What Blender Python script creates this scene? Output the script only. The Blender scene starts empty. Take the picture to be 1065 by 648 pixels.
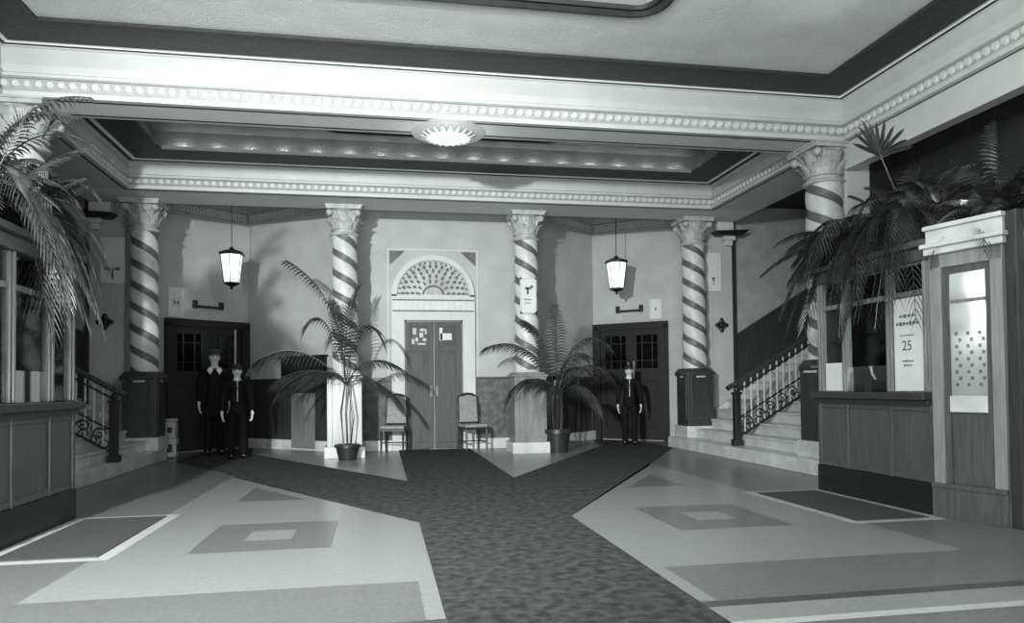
import bpy, bmesh, math, random
from mathutils import Vector, Matrix, Euler
random.seed(7)
PI = math.pi
C = bpy.context.scene.collection
X0 = 1.0          # the axis of symmetry of the lobby

# ------------------------------------------------------------------ materials
def tint(v):
    return (v*0.965, v*1.0, v*0.985, 1)

def mat(name, c1, c2=None, scale=6.0, rough=0.6, metal=0.0, bump=0.0, bscale=None, detail=4, stretch=None, spec=0.5, coat=0.0):
    m = bpy.data.materials.new(name); m.use_nodes = True
    nt = m.node_tree; b = nt.nodes['Principled BSDF']
    b.inputs['Roughness'].default_value = rough
    b.inputs['Metallic'].default_value = metal
    b.inputs['Specular IOR Level'].default_value = spec
    b.inputs['Coat Weight'].default_value = coat
    if c2 is None: c2 = c1*0.8
    tc = nt.nodes.new('ShaderNodeTexCoord'); mp = nt.nodes.new('ShaderNodeMapping')
    nt.links.new(tc.outputs['Object'], mp.inputs['Vector'])
    if stretch: mp.inputs['Scale'].default_value = stretch
    n = nt.nodes.new('ShaderNodeTexNoise'); n.inputs['Scale'].default_value = scale; n.inputs['Detail'].default_value = detail
    nt.links.new(mp.outputs['Vector'], n.inputs['Vector'])
    r = nt.nodes.new('ShaderNodeValToRGB')
    r.color_ramp.elements[0].position = 0.32; r.color_ramp.elements[1].position = 0.68
    r.color_ramp.elements[0].color = tint(c2); r.color_ramp.elements[1].color = tint(c1)
    nt.links.new(n.outputs['Fac'], r.inputs['Fac']); nt.links.new(r.outputs['Color'], b.inputs['Base Color'])
    if bump:
        n2 = nt.nodes.new('ShaderNodeTexNoise'); n2.inputs['Scale'].default_value = bscale or scale*6; n2.inputs['Detail'].default_value = 3
        nt.links.new(mp.outputs['Vector'], n2.inputs['Vector'])
        bp = nt.nodes.new('ShaderNodeBump'); bp.inputs['Strength'].default_value = bump; bp.inputs['Distance'].default_value = 0.02
        nt.links.new(n2.outputs['Fac'], bp.inputs['Height']); nt.links.new(bp.outputs['Normal'], b.inputs['Normal'])
    return m

def emit(name, v, s, base=0.8):
    m = mat(name, base, base)
    b = m.node_tree.nodes['Principled BSDF']
    b.inputs['Emission Color'].default_value = tint(v); b.inputs['Emission Strength'].default_value = s
    return m

def glass(name, v=0.9, trans=0.7, frost=0.0, gloss_rough=0.05, fv=0.7):
    """thin pane: see-through + frosted + reflecting"""
    m = bpy.data.materials.new(name); m.use_nodes = True; nt = m.node_tree
    nt.nodes.remove(nt.nodes['Principled BSDF']); out = nt.nodes['Material Output']
    t = nt.nodes.new('ShaderNodeBsdfTransparent'); t.inputs['Color'].default_value = tint(v)
    g = nt.nodes.new('ShaderNodeBsdfGlossy'); g.inputs['Roughness'].default_value = gloss_rough; g.inputs['Color'].default_value = tint(0.9)
    f = nt.nodes.new('ShaderNodeLayerWeight'); f.inputs['Blend'].default_value = 0.25
    mx = nt.nodes.new('ShaderNodeMixShader')
    if frost:
        tl = nt.nodes.new('ShaderNodeBsdfTranslucent'); tl.inputs['Color'].default_value = tint(fv)
        df = nt.nodes.new('ShaderNodeBsdfDiffuse'); df.inputs['Color'].default_value = tint(fv)
        a = nt.nodes.new('ShaderNodeMixShader'); a.inputs[0].default_value = 0.4
        nt.links.new(tl.outputs[0], a.inputs[1]); nt.links.new(df.outputs[0], a.inputs[2])
        b = nt.nodes.new('ShaderNodeMixShader'); b.inputs[0].default_value = frost
        nt.links.new(t.outputs[0], b.inputs[1]); nt.links.new(a.outputs[0], b.inputs[2])
        base = b
    else: base = t
    nt.links.new(f.outputs['Fresnel'], mx.inputs[0]); nt.links.new(base.outputs[0], mx.inputs[1]); nt.links.new(g.outputs[0], mx.inputs[2])
    nt.links.new(mx.outputs[0], out.inputs['Surface'])
    return m

P = {}
P['white']   = mat('white_plaster', .62, .56, 3, .55)
P['bead']    = mat('moulded_plaster', .68, .62, 9, .5)
P['soffit']  = mat('soffit_plaster', .80, .74, 4, .7)
P['wall']    = mat('wall_plaster', .50, .42, 2.2, .75, bump=.25, bscale=40)
P['grey']    = mat('stair_plaster', .40, .30, 3.5, .8, bump=.3, bscale=40)
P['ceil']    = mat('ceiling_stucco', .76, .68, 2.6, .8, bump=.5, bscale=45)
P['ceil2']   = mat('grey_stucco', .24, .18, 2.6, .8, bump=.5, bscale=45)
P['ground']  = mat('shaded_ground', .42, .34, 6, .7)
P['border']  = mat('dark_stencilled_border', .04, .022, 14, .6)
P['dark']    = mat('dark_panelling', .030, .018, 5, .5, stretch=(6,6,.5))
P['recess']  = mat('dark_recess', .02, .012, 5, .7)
P['wood']    = mat('stained_oak', .050, .028, 5, .38, stretch=(9,9,.7), bump=.1)
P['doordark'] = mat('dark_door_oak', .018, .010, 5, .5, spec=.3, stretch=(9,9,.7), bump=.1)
P['frame']   = mat('light_oak_frame', .27, .19, 5, .35, stretch=(9,9,.6))
P['woodmid'] = mat('brown_oak', .10, .06, 5, .36, stretch=(9,9,.6), bump=.1)
P['woodlit'] = mat('polished_oak', .24, .15, 5, .3, stretch=(9,9,.6))
P['door']    = mat('door_veneer', .115, .075, 4, .6, spec=.25, stretch=(8,8,.5))
P['dado']    = mat('dado_stone', .13, .045, 9, .6, detail=8)
P['marble']  = mat('pale_marble', .66, .46, 3.5, .28, detail=7)
P['slab']    = mat('veined_marble', .55, .32, 3, .3, detail=8, stretch=(2.5,2.5,.6))
P['tlight']  = mat('light_terrazzo', .29, .23, 30, .30, detail=6)
P['tmid']    = mat('grey_terrazzo', .175, .125, 30, .30, detail=6)
P['tdark']   = mat('dark_terrazzo', .085, .055, 30, .32, detail=6)
P['twhite']  = mat('white_terrazzo', .52, .44, 25, .32, detail=6)
P['tfield']  = mat('field_terrazzo', .19, .13, 30, .30, detail=6)
P['carpet']  = mat('patterned_carpet', .085, .030, 13, .95, detail=6, bump=.5, bscale=140, stretch=(1,1,1), spec=.1)
P['matt']    = mat('rubber_mat', .060, .035, 40, .8)
P['iron']    = mat('black_iron', .015, .010, 20, .45)
P['brass']   = mat('worn_brass', .55, .40, 20, .28, metal=1.0)
P['nickel']  = mat('pale_nickel', .75, .6, 20, .3, metal=.8)
P['baluster']= mat('painted_baluster', .55, .45, 20, .45)
P['paper']   = mat('paper_card', .72, .66, 4, .7)
P['ink']     = mat('printing_ink', .03, .02, 10, .7)
P['inkgrey'] = mat('grey_ink', .16, .10, 10, .7)
P['leaf']    = mat('palm_leaf', .060, .022, 12, .30)
P['fern']    = mat('fern_leaf', .060, .022, 14, .32)
P['pot']     = mat('dark_pot', .028, .018, 8, .4)
P['soil']    = mat('soil', .02, .01, 40, .95)
P['greystone'] = mat('grey_pedestal_stone', .26, .15, 3, .4, detail=8, stretch=(2.5,2.5,.6))
P['stripe']  = mat('column_stripe', .15, .10, 12, .5)
P['shaft']   = mat('column_plaster', .66, .54, 8, .45)
P['cap']     = mat('capital_plaster', .55, .36, 10, .5)
P['skin']    = mat('skin', .60, .52, 8, .5)
P['glove']   = mat('white_cotton', .78, .7, 20, .8)
P['cloth']   = mat('black_uniform', .011, .007, 30, .85, spec=.12)
P['trousers']= mat('dark_trousers', .010, .006, 30, .85, spec=.12)
P['capcloth']= mat('dark_cap_cloth', .05, .035, 30, .8)
P['hair']    = mat('dark_hair', .015, .008, 40, .5)
P['shoe']    = mat('polished_shoe', .010, .006, 10, .25)
P['seat']    = mat('pale_upholstery', .33, .25, 18, .8)
P['chairwood'] = mat('chair_frame_wood', .035, .02, 8, .35)
P['lamp']    = emit('lantern_glass', 1.0, 1.15)
P['fix']     = emit('lit_ceiling_glass', 1.0, .55)
P['globe']   = emit('glare_glow', 1.0, 14.0)
P['glass']   = glass('clear_pane', .85)
P['darkglass'] = glass('dim_pane', .55)
P['frost']   = glass('frosted_pane', .9, frost=.72, fv=.62)

# ------------------------------------------------------------------ mesh builder
class M:
    def __init__(self, s=None):
        self.bm = bmesh.new(); self.s = s; self.base = 0
    def p(self, v):
        x, y, z = v
        if self.s is not None: x = X0 + self.s*x
        return Vector((x, y, z))
    def face(self, vs, mi=0):
        try:
            f = self.bm.faces.new(vs); f.material_index = mi; return f
        except ValueError: return None
    def poly(self, pts, mi=0):
        return self.face([self.bm.verts.new(self.p(q)) for q in pts], mi)
    def hexa(self, b, t, mi=0):
        n = len(b)
        B = [self.bm.verts.new(self.p(q)) for q in b]; T = [self.bm.verts.new(self.p(q)) for q in t]
        self.face(B[::-1], mi); self.face(T, mi)
        for i in range(n): self.face([B[i], B[(i+1) % n], T[(i+1) % n], T[i]], mi)
    def box(self, x0, x1, y0, y1, z0, z1, mi=0):
        self.hexa([(x0,y0,z0),(x1,y0,z0),(x1,y1,z0),(x0,y1,z0)], [(x0,y0,z1),(x1,y0,z1),(x1,y1,z1),(x0,y1,z1)], mi)
    def cbox(self, x, y, z, dx, dy, dz, mi=0):
        self.box(x-dx/2, x+dx/2, y-dy/2, y+dy/2, z, z+dz, mi)
    def prism(self, poly, z0, z1, mi=0):
        self.hexa([(x,y,z0) for x,y in poly], [(x,y,z1) for x,y in poly], mi)
    def lathe(self, prof, c=(0,0,0), n=24, mi=0, cap=True, a0=0, sq=None):
        rings = []
        for r, z in prof:
            ring = []
            for i in range(n):
                a = a0 + 2*PI*i/n
                ring.append(self.bm.verts.new(self.p((c[0]+r*math.cos(a), c[1]+r*math.sin(a), c[2]+z))))
            rings.append(ring)
        for k in range(len(rings)-1):
            for i in range(n):
                self.face([rings[k][i], rings[k][(i+1)%n], rings[k+1][(i+1)%n], rings[k+1][i]], mi)
        if cap:
            self.face(rings[0][::-1], mi); self.face(rings[-1], mi)
    def tube(self, pts, rad, n=8, mi=0, flat=1.0):
        pts = [Vector(q) for q in pts]
        rs = rad if isinstance(rad, (list, tuple)) else [rad]*len(pts)
        rings = []
        for i, q in enumerate(pts):
            d = (pts[min(i+1, len(pts)-1)] - pts[max(i-1, 0)]).normalized()
            u = d.cross(Vector((0,0,1)))
            if u.length < 1e-3: u = d.cross(Vector((0,1,0)))
            u.normalize(); w = d.cross(u)
            rings.append([self.bm.verts.new(self.p(q + rs[i]*(math.cos(2*PI*k/n)*u + flat*math.sin(2*PI*k/n)*w))) for k in range(n)])
        for k in range(len(rings)-1):
            for i in range(n):
                self.face([rings[k][i], rings[k][(i+1)%n], rings[k+1][(i+1)%n], rings[k+1][i]], mi)
        self.face(rings[0][::-1], mi); self.face(rings[-1], mi)
    def ball(self, c, r, n=10, m=6, mi=0):
        r = r if isinstance(r, (list, tuple)) else (r, r, r)
        rings = []
        for j in range(1, m):
            t = PI*j/m
            rings.append([self.bm.verts.new(self.p((c[0]+r[0]*math.sin(t)*math.cos(2*PI*i/n), c[1]+r[1]*math.sin(t)*math.sin(2*PI*i/n), c[2]+r[2]*math.cos(t)))) for i in range(n)])
        top = self.bm.verts.new(self.p((c[0],c[1],c[2]+r[2]))); bot = self.bm.verts.new(self.p((c[0],c[1],c[2]-r[2])))
        for k in range(len(rings)-1):
            for i in range(n): self.face([rings[k][i], rings[k+1][i], rings[k+1][(i+1)%n], rings[k][(i+1)%n]], mi)
        for i in range(n):
            self.face([top, rings[0][i], rings[0][(i+1)%n]], mi); self.face([bot, rings[-1][(i+1)%n], rings[-1][i]], mi)
    def frame(self, x0, x1, y0, y1, prof, mis=None):
        """profile of (inset, z) run round a rectangle with mitred corners"""
        rings = []
        for i, z in prof:
            rings.append([self.bm.verts.new(self.p(q)) for q in ((x0+i,y0+i,z),(x1-i,y0+i,z),(x1-i,y1-i,z),(x0+i,y1-i,z))])
        for k in range(len(rings)-1):
            for j in range(4):
                self.face([rings[k][j], rings[k][(j+1)%4], rings[k+1][(j+1)%4], rings[k+1][j]], mis[k] if mis else 0)
    def run(self, pts, prof, mi=0):
        """profile of (offset towards the left of the path, z) swept along an open plan polyline with mitres"""
        pts = [Vector((q[0], q[1])) for q in pts]; rings = []
        for i, q in enumerate(pts):
            ds = []
            if i > 0: ds.append((pts[i]-pts[i-1]).normalized())
            if i < len(pts)-1: ds.append((pts[i+1]-pts[i]).normalized())
            ns = [Vector((-d.y, d.x)) for d in ds]
            nn = sum(ns, Vector((0,0))).normalized(); k = 1/max(.3, nn.dot(ns[0]))
            rings.append([self.bm.verts.new(self.p((q.x+nn.x*k*o, q.y+nn.y*k*o, z))) for o, z in prof])
        for a in range(len(rings)-1):
            for j in range(len(prof)-1):
                self.face([rings[a][j], rings[a+1][j], rings[a+1][j+1], rings[a][j+1]], mi)
        if len(prof) > 2:
            self.face(rings[0][:], mi); self.face(rings[-1][::-1], mi)
    def build(self, name, mats, parent=None, smooth=False, bevel=0.0, recalc=True, weld=True):
        if weld: bmesh.ops.remove_doubles(self.bm, verts=self.bm.verts, dist=1e-5)
        if recalc: bmesh.ops.recalc_face_normals(self.bm, faces=self.bm.faces)
        off = Vector((0,0,0)); q = parent
        while q is not None: off += q.location; q = q.parent
        bmesh.ops.translate(self.bm, verts=self.bm.verts, vec=-off)
        me = bpy.data.meshes.new(name); self.bm.to_mesh(me); self.bm.free()
        for k in (mats if isinstance(mats, (list, tuple)) else [mats]): me.materials.append(P[k])
        for f in me.polygons: f.use_smooth = smooth
        if smooth:
            try: me.set_sharp_from_angle(angle=math.radians(40))
            except Exception: pass
        o = bpy.data.objects.new(name, me); C.objects.link(o)
        if parent is not None: o.parent = parent
        if bevel:
            b = o.modifiers.new('bevel', 'BEVEL'); b.width = bevel; b.segments = 2; b.limit_method = 'ANGLE'
        return o

def tag(o, label, cat, group=None):
    o['label'] = label; o['category'] = cat
    if group: o['group'] = group
    return o
def thing(name, label, cat, loc, group=None):
    o = bpy.data.objects.new(name, None); C.objects.link(o); o.location = loc; o.empty_display_size = .2
    return tag(o, label, cat, group)
def struct(o):
    o['kind'] = 'structure'; return o
def sx(s, a): return X0 + s*a
SIDE = {-1: 'left', 1: 'right'}

# ------------------------------------------------------------------ floor
m = M()
m.box(-9.2, 11.2, -3.0, 16.6, -.12, 0.0, 0)
def inlay(polys, z, mi):
    for q in polys: m.poly([(x, y, z) for x, y in q], mi)
for s in (-1, 1):
    X = lambda a: X0 + s*a
    hw = .685
    # light field bounded by the arms of the carpet, mats and front bands
    inlay([[(X(hw),4.46),(X(3.0),4.46),(X(3.0),10.5),(X(hw+2.38),10.5),(X(hw),6.4)]], .0015, 1)
    inlay([[(X(hw),9.24),(X(hw),14.05),(X(3.45),14.05)]], .0015, 1)
    inlay([[(X(hw),2.0),(X(4.1),2.0),(X(4.1),3.28),(X(hw),3.28)]], .0015, 4)
    inlay([[(X(hw),3.28),(X(4.1),3.28),(X(4.1),3.36),(X(hw),3.36)]], .003, 5)
    inlay([[(X(hw),3.36),(X(4.1),3.36),(X(4.1),3.60),(X(hw),3.60)]], .003, 1)
    inlay([[(X(hw),3.60),(X(4.1),3.60),(X(4.1),3.70),(X(hw),3.70)]], .003, 3)
    inlay([[(X(hw+.1),3.70),(X(4.1),3.70),(X(4.1),4.46),(X(hw+.1),4.46)]], .003, 2)
    inlay([[(X(hw+.65),3.75),(X(hw+1.35),3.75),(X(hw+1.35),4.41),(X(hw+.65),4.41)]], .0042, 6)
    inlay([[(X(hw),3.70),(X(hw+.1),3.70),(X(hw+.1),4.46),(X(hw),4.46)]], .0042, 1)
    # square with a pale centre
    inlay([[(X(1.38),5.56),(X(2.38),5.56),(X(2.38),6.68),(X(1.38),6.68)]], .003, 2)
    inlay([[(X(1.70),5.92),(X(2.06),5.92),(X(2.06),6.32),(X(1.70),6.32)]], .0045, 1)
    inlay([[(X(1.80),8.05),(X(2.5),8.05),(X(2.5),9.15)]], .003, 2)
    # white frame round the sunken mat
    inlay([[(X(2.88),5.48),(X(3.78),5.48),(X(3.78),7.36),(X(2.88),7.36)]], .003, 5)
floor = struct(m.build('floor', ['tfield','tlight','tmid','tdark','tfield','twhite','tmid'], recalc=False, weld=False))

# carpet in the shape of a Y with a stem
t0 = M()
L = []
hw = .68
out = [(-hw,-2.0),(hw,-2.0),(hw,6.4),(hw+4.05,13.45),(hw+2.3,13.3),(hw,9.26),(hw,13.98),(-hw,13.98),(-hw,9.26),(-hw-2.3,13.3),(-hw-4.05,13.45),(-hw,6.4)]
pieces = [[(-hw,-2),(hw,-2),(hw,6.4),(-hw,6.4)], [(-hw,6.4),(hw,6.4),(hw,9.26),(-hw,9.26)], [(-hw,9.26),(hw,9.26),(hw,13.98),(-hw,13.98)],
          [(hw,6.4),(4.42,12.97),(4.42,13.95),(hw+2.67,13.95),(hw,9.26)], [(-hw,9.26),(-hw-2.67,13.95),(-4.42,13.95),(-4.42,12.97),(-hw,6.4)],
          [(hw+2.67,13.95),(4.42,13.95),(3.95,15.25),(3.55,15.3)], [(-4.42,13.95),(-hw-2.67,13.95),(-3.55,15.3),(-3.95,15.25)]]
for q in pieces:
    ar = sum(q[i-1][0]*q[i][1]-q[i][0]*q[i-1][1] for i in range(len(q)))
    t0.poly([(X0+x, y, .009) for x, y in (q if ar > 0 else q[::-1])])
o = t0.build('carpet_runner', 'carpet', recalc=False)
md = o.modifiers.new('thick', 'SOLIDIFY'); md.thickness = .007; md.offset = -1
tag(o, 'dark patterned carpet runner branching across the floor to the far doors', 'carpet')

for s in (-1, 1):
    m = M(s); m.box(2.98, 3.68, 5.58, 7.26, .003, .012); 
    o = m.build('floor_mat', 'matt', bevel=.002)
    tag(o, f'dark floor mat set in a white border, beside the {SIDE[s]} ticket booth', 'mat', 'sunken floor mats')

# ------------------------------------------------------------------ ceilings, beams and mouldings
def cornice(name, x0, x1, y0, y1, zb, zb2, zt, inset_top, beads=True, sides=(0,1,2,3), br=.05):
    """inner face of a beam: fillet, bead band, fillet and frieze"""
    m = M()
    pr = [(0,zb),(.05,zb),(.055,zb+.05),(.04,zb+.07),(0.0,zb+.08),(0,zb2-.04),(.04,zb2-.03),(.05,zb2),(.015,zb2+.02),(.03,zb2+.10),(.02,zt-.03),(.045,zt-.02),(.045,zt)]
    m.frame(x0, x1, y0, y1, pr)
    o = struct(m.build(name, 'white', smooth=False))
    mb = M(); zc = (zb+.08+zb2-.04)/2; st = .112
    def disc(c, ax):
        ring0 = []; ring1 = []
        for r, d, store in ((br, .0, ring0), (br*.72, .028, ring1)):
            for k in range(8):
                a = 2*PI*k/8
                if ax == 'y+': q = (c[0]+r*math.cos(a), c[1]+d, c[2]+r*math.sin(a))
                if ax == 'y-': q = (c[0]+r*math.cos(a), c[1]-d, c[2]+r*math.sin(a))
                if ax == 'x+': q = (c[0]+d, c[1]+r*math.cos(a), c[2]+r*math.sin(a))
                if ax == 'x-': q = (c[0]-d, c[1]+r*math.cos(a), c[2]+r*math.sin(a))
                store.append(mb.bm.verts.new(Vector(q)))
        for k in range(8): mb.face([ring0[k], ring0[(k+1)%8], ring1[(k+1)%8], ring1[k]])
        mb.face(ring1)
    n = int((x1-x0-.1)/st)
    for k in range(n+1): disc((x0+.05+(x1-x0-.1)*k/n, y1, zc), 'y-')
    n = int((y1-y0-.1)/st)
    for k in range(n+1):
        disc((x0, y0+.05+(y1-y0-.1)*k/n, zc), 'x+'); disc((x1, y0+.05+(y1-y0-.1)*k/n, zc), 'x-')
    # dark ground behind the beads
    o2 = mb.build('bead_moulding', 'bead', o)
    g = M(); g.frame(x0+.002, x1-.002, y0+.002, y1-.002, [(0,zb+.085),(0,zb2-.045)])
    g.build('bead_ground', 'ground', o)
    g = M(); g.frame(x0, x1, y0, y1, [(-.015,zb-.003),(-.055,zb-.003)]); g.build('shadow_line', 'border', o, recalc=False)  # dark strip paints the shadow gap under the fillet
    return o

# front bay
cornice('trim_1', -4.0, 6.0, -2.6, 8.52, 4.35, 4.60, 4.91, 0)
m = M(); m.frame(-4.0, 6.0, -2.6, 8.52, [(.045,4.91),(.045,4.90),(.09,4.90),(.10,4.915),(.13,4.915),(.14,4.905),(.55,4.93),(.58,4.915),(.62,4.915),(.62,4.96)], [0,0,1,1,1,0,0,0,0])
struct(m.build('trim_2', ['border','soffit']))
m = M(); m.box(-3.5, 5.5, -2.2, 8.0, 4.95, 5.05); struct(m.build('ceiling', 'ceil'))
# rear bay
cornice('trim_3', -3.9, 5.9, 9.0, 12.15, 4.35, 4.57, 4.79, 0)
m = M(); m.frame(-3.9, 5.9, 9.0, 12.15, [(.045,4.79),(.045,4.785),(.12,4.785),(.13,4.80),(.17,4.80),(.18,4.79),(.62,4.80),(.63,4.785)], [0,0,1,1,1,0,0])
m.frame(-3.9, 5.9, 9.0, 12.15, [(.63,4.785),(.68,4.785),(.68,4.815),(.63,4.815)], [0,0,0])
m.box(-3.2, 5.2, 11.455, 11.475, 4.787, 4.835, 2)  # white strip paints the bulb-lit line along the far ledge
m.frame(-3.9, 5.9, 9.0, 12.15, [(.63,4.815),(.50,4.80)], [1])
struct(m.build('trim_4', ['border','soffit','white']))
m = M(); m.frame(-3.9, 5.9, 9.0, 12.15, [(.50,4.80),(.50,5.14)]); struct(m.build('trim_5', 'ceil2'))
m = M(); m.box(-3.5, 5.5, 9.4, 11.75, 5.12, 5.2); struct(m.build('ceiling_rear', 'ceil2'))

def medallion(name, x0, x1, y0, y1, z, r=.35, w=.16):
    """dark moulded panel frame with rounded corners under the ceiling"""
    def loop(i, n=8):
        pts = []; rr = r - i if r > i else .02
        for cx, cy, a in ((x1-i-rr,y1-i-rr,0),(x0+i+rr,y1-i-rr,PI/2),(x0+i+rr,y0+i+rr,PI),(x1-i-rr,y0+i+rr,1.5*PI)):
            for k in range(n+1): pts.append((cx+rr*math.cos(a+PI/2*k/n), cy+rr*math.sin(a+PI/2*k/n)))
        return pts
    m = M(); rings = []
    for i, dz in ((0,0),(.02,-.05),(.06,-.055),(w*.6,-.02),(w,-.035),(w+.02,0)):
        rings.append([m.bm.verts.new(Vector((x,y,z+dz))) for x, y in loop(i)])
    n = len(rings[0])
    for a in range(len(rings)-1):
        for k in range(n): m.face([rings[a][k], rings[a][(k+1)%n], rings[a+1][(k+1)%n], rings[a+1][k]])
    return struct(m.build(name, 'border'))
medallion('trim_6', -.83, 2.83, 3.0, 6.93, 4.95)
medallion('trim_7', -.9, 2.9, 9.7, 11.25, 5.12)

# beam bodies (soffits)
m = M()
m.box(-4.77, 6.77, 8.52, 9.0, 4.35, 5.3)
struct(m.build('trim_8', 'soffit'))
m = M(); m.box(-4.77, 6.77, 12.15, 13.0, 4.35, 5.3); struct(m.build('trim_9', 'soffit'))
for s in (-1, 1):
    m = M(s)
    m.box(5.0, 5.77, -2.6, 8.52, 4.35, 5.3); m.box(4.9, 5.77, 9.0, 12.15, 4.35, 5.3)
    struct(m.build('trim_10' if s < 0 else 'trim_11', 'white'))
    m = M(s); m.box(5.04, 5.2, -2.6, 8.56, 4.0, 4.36); struct(m.build('trim_fascia_'+SIDE[s], 'white'))
    # upper side wall above the booths, stair well shell
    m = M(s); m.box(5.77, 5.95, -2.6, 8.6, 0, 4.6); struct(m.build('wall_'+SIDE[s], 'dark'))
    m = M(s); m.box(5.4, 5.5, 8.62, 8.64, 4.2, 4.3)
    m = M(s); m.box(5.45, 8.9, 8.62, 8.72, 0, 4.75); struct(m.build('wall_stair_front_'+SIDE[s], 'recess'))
    m = M(s); m.box(5.05, 8.9, 13.40, 13.52, 0, 5.0); struct(m.build('wall_stair_back_'+SIDE[s], 'grey'))
    m = M(s); m.box(8.9, 9.0, 8.6, 13.52, 0, 5.0); struct(m.build('wall_stair_end_'+SIDE[s], 'grey'))
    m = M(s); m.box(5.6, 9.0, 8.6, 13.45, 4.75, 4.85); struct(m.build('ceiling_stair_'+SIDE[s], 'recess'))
    # pilaster beside the end column, with its dark edge strip
    m = M(s); m.box(5.30, 5.86, 13.30, 13.40, 0, 4.95); m.box(5.30, 5.42, 13.28, 13.31, 0, 4.95)
    struct(m.build('trim_pilaster_'+SIDE[s], 'wall', bevel=.006))
    m = M(s); m.box(5.86, 5.92, 13.27, 13.40, .9, 4.5); struct(m.build('trim_edge_'+SIDE[s], 'dark'))
    # pier behind the near column
    m = M(s); m.box(5.08, 5.44, 8.60, 9.0, 0, 4.35); struct(m.build('trim_pier_'+SIDE[s], 'white', bevel=.01))
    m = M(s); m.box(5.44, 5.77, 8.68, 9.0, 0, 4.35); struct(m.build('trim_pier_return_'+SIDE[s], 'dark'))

# ------------------------------------------------------------------ back wall with the two angled alcoves
APEX = (3.71, 15.7); FOOT = (1.85, 14.05); OUT = (6.2, 13.55)
def along(p, q, t): return (p[0]+(q[0]-p[0])*t, p[1]+(q[1]-p[1])*t)
m = M(); m.box(X0-1.85, X0+1.85, 14.05, 14.2, 0, 5.0); struct(m.build('wall_back', 'wall'))
for s in (-1, 1):
    m = M(s); m.hexa([(FOOT[0],FOOT[1],0),(APEX[0],APEX[1],0),(APEX[0],APEX[1]+.2,0),(FOOT[0]-.02,FOOT[1]+.2,0)], [(FOOT[0],FOOT[1],5),(APEX[0],APEX[1],5),(APEX[0],APEX[1]+.2,5),(FOOT[0]-.02,FOOT[1]+.2,5)])
    struct(m.build('wall_alcove_inner_'+SIDE[s], 'wall'))
    m = M(s); m.hexa([(OUT[0],OUT[1],0),(APEX[0],APEX[1],0),(APEX[0],APEX[1]+.2,0),(OUT[0],OUT[1]+.2,0)], [(OUT[0],OUT[1],5),(APEX[0],APEX[1],5),(APEX[0],APEX[1]+.2,5),(OUT[0],OUT[1]+.2,5)])
    struct(m.build('wall_alcove_outer_'+SIDE[s], 'wall'))
    m = M(s); m.prism([(1.6,13.0),(6.3,13.0),(6.3,13.6),(3.71,15.85),(1.85,14.1),(1.6,14.1)], 4.95, 5.05); struct(m.build('ceiling_alcove_'+SIDE[s], 'ceil'))
    # zigzag cornice with a fret
    m = M(s)
    path = [OUT, APEX, FOOT]
    pr = [(0,4.57),(.05,4.57),(.06,4.61),(.03,4.63),(.03,4.80),(.09,4.82),(.12,4.90),(.16,4.95),(0,4.95)]
    # the open side is on the left hand when walking OUT -> APEX -> FOOT
    m.run(path, pr)
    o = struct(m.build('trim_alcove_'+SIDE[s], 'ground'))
    f = M(s)
    for A, B in ((OUT, APEX), (APEX, FOOT)):
        d = Vector((B[0]-A[0], B[1]-A[1])); Ln = d.length; d.normalize(); nv = Vector((-d.y, d.x))
        k = 0.12
        while k < Ln-.12:
            for (u0,u1,z0,z1) in ((0,.02,4.645,4.785),(0,.09,4.765,4.785),(.07,.09,4.69,4.785),(.035,.09,4.69,4.705),(.035,.11,4.645,4.66)):
                a = Vector(A) + d*(k+u0); b = Vector(A) + d*(k+u1)
                q = [(a+nv*.028), (b+nv*.028), (b+nv*.04), (a+nv*.04)]
                f.prism([(v.x, v.y) for v in q], z0, z1)
            k += .125
    f.build('fret_moulding', 'white', o)

# stone dado and base on the centre wall
for s in (-1, 1):
    m = M(s); m.box(.80, 1.85, 13.98, 14.05, .2, 1.34); m.box(.80, 1.85, 13.96, 14.05, 1.34, 1.39, 1)
    struct(m.build('trim_dado_'+SIDE[s], ['dado','wood']))
    m = M(s); m.box(.80, 1.85, 13.93, 14.05, 0, .2); struct(m.build('baseboard_back_'+SIDE[s], 'marble', bevel=.01))
    # panelled wainscot of the inner alcove wall
    d = Vector((APEX[0]-FOOT[0], APEX[1]-FOOT[1])); Ln = d.length; d.normalize(); nv = Vector((d.y, -d.x))
    def slab(mm, u0, u1, o0, o1, z0, z1, mi=0):
        q = [Vector(FOOT)+d*u0+nv*o0, Vector(FOOT)+d*u1+nv*o0, Vector(FOOT)+d*u1+nv*o1, Vector(FOOT)+d*u0+nv*o1]
        mm.prism([(v.x,v.y) for v in q], z0, z1, mi)
    m = M(s)
    slab(m, 0, Ln-.05, 0, .05, .2, 1.34); slab(m, 0, Ln-.05, 0, .08, 1.34, 1.40)
    for u in (.12,.40,1.16,1.75,2.3): slab(m, u, u+.07, .05, .075, .2, 1.34)
    o = struct(m.build('trim_wainscot_'+SIDE[s], ['wood']))
    m = M(s)
    for k in range(7): slab(m, .50+k*.088, .50+k*.088+.08, .05, .066+.004*(k%2), .06, 1.08)
    slab(m, .47, 1.14, .05, .062, .05, 1.11)
    o2 = m.build('boarded_panel', 'woodlit', o)
    if s < 0:
        m = M(s); slab(m, .22, 1.42, 0, .07, 1.40, 1.80); slab(m, .18, 1.46, 0, .10, 1.80, 1.84); m.build('dark_board', 'doordark', o, bevel=.004)
    m = M(s); slab(m, 0.0, .46, 0, .09, 0, .2); slab(m, 1.15, Ln-.05, 0, .09, 0, .2)
    struct(m.build('baseboard_alcove_'+SIDE[s], 'marble', bevel=.01))

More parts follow.
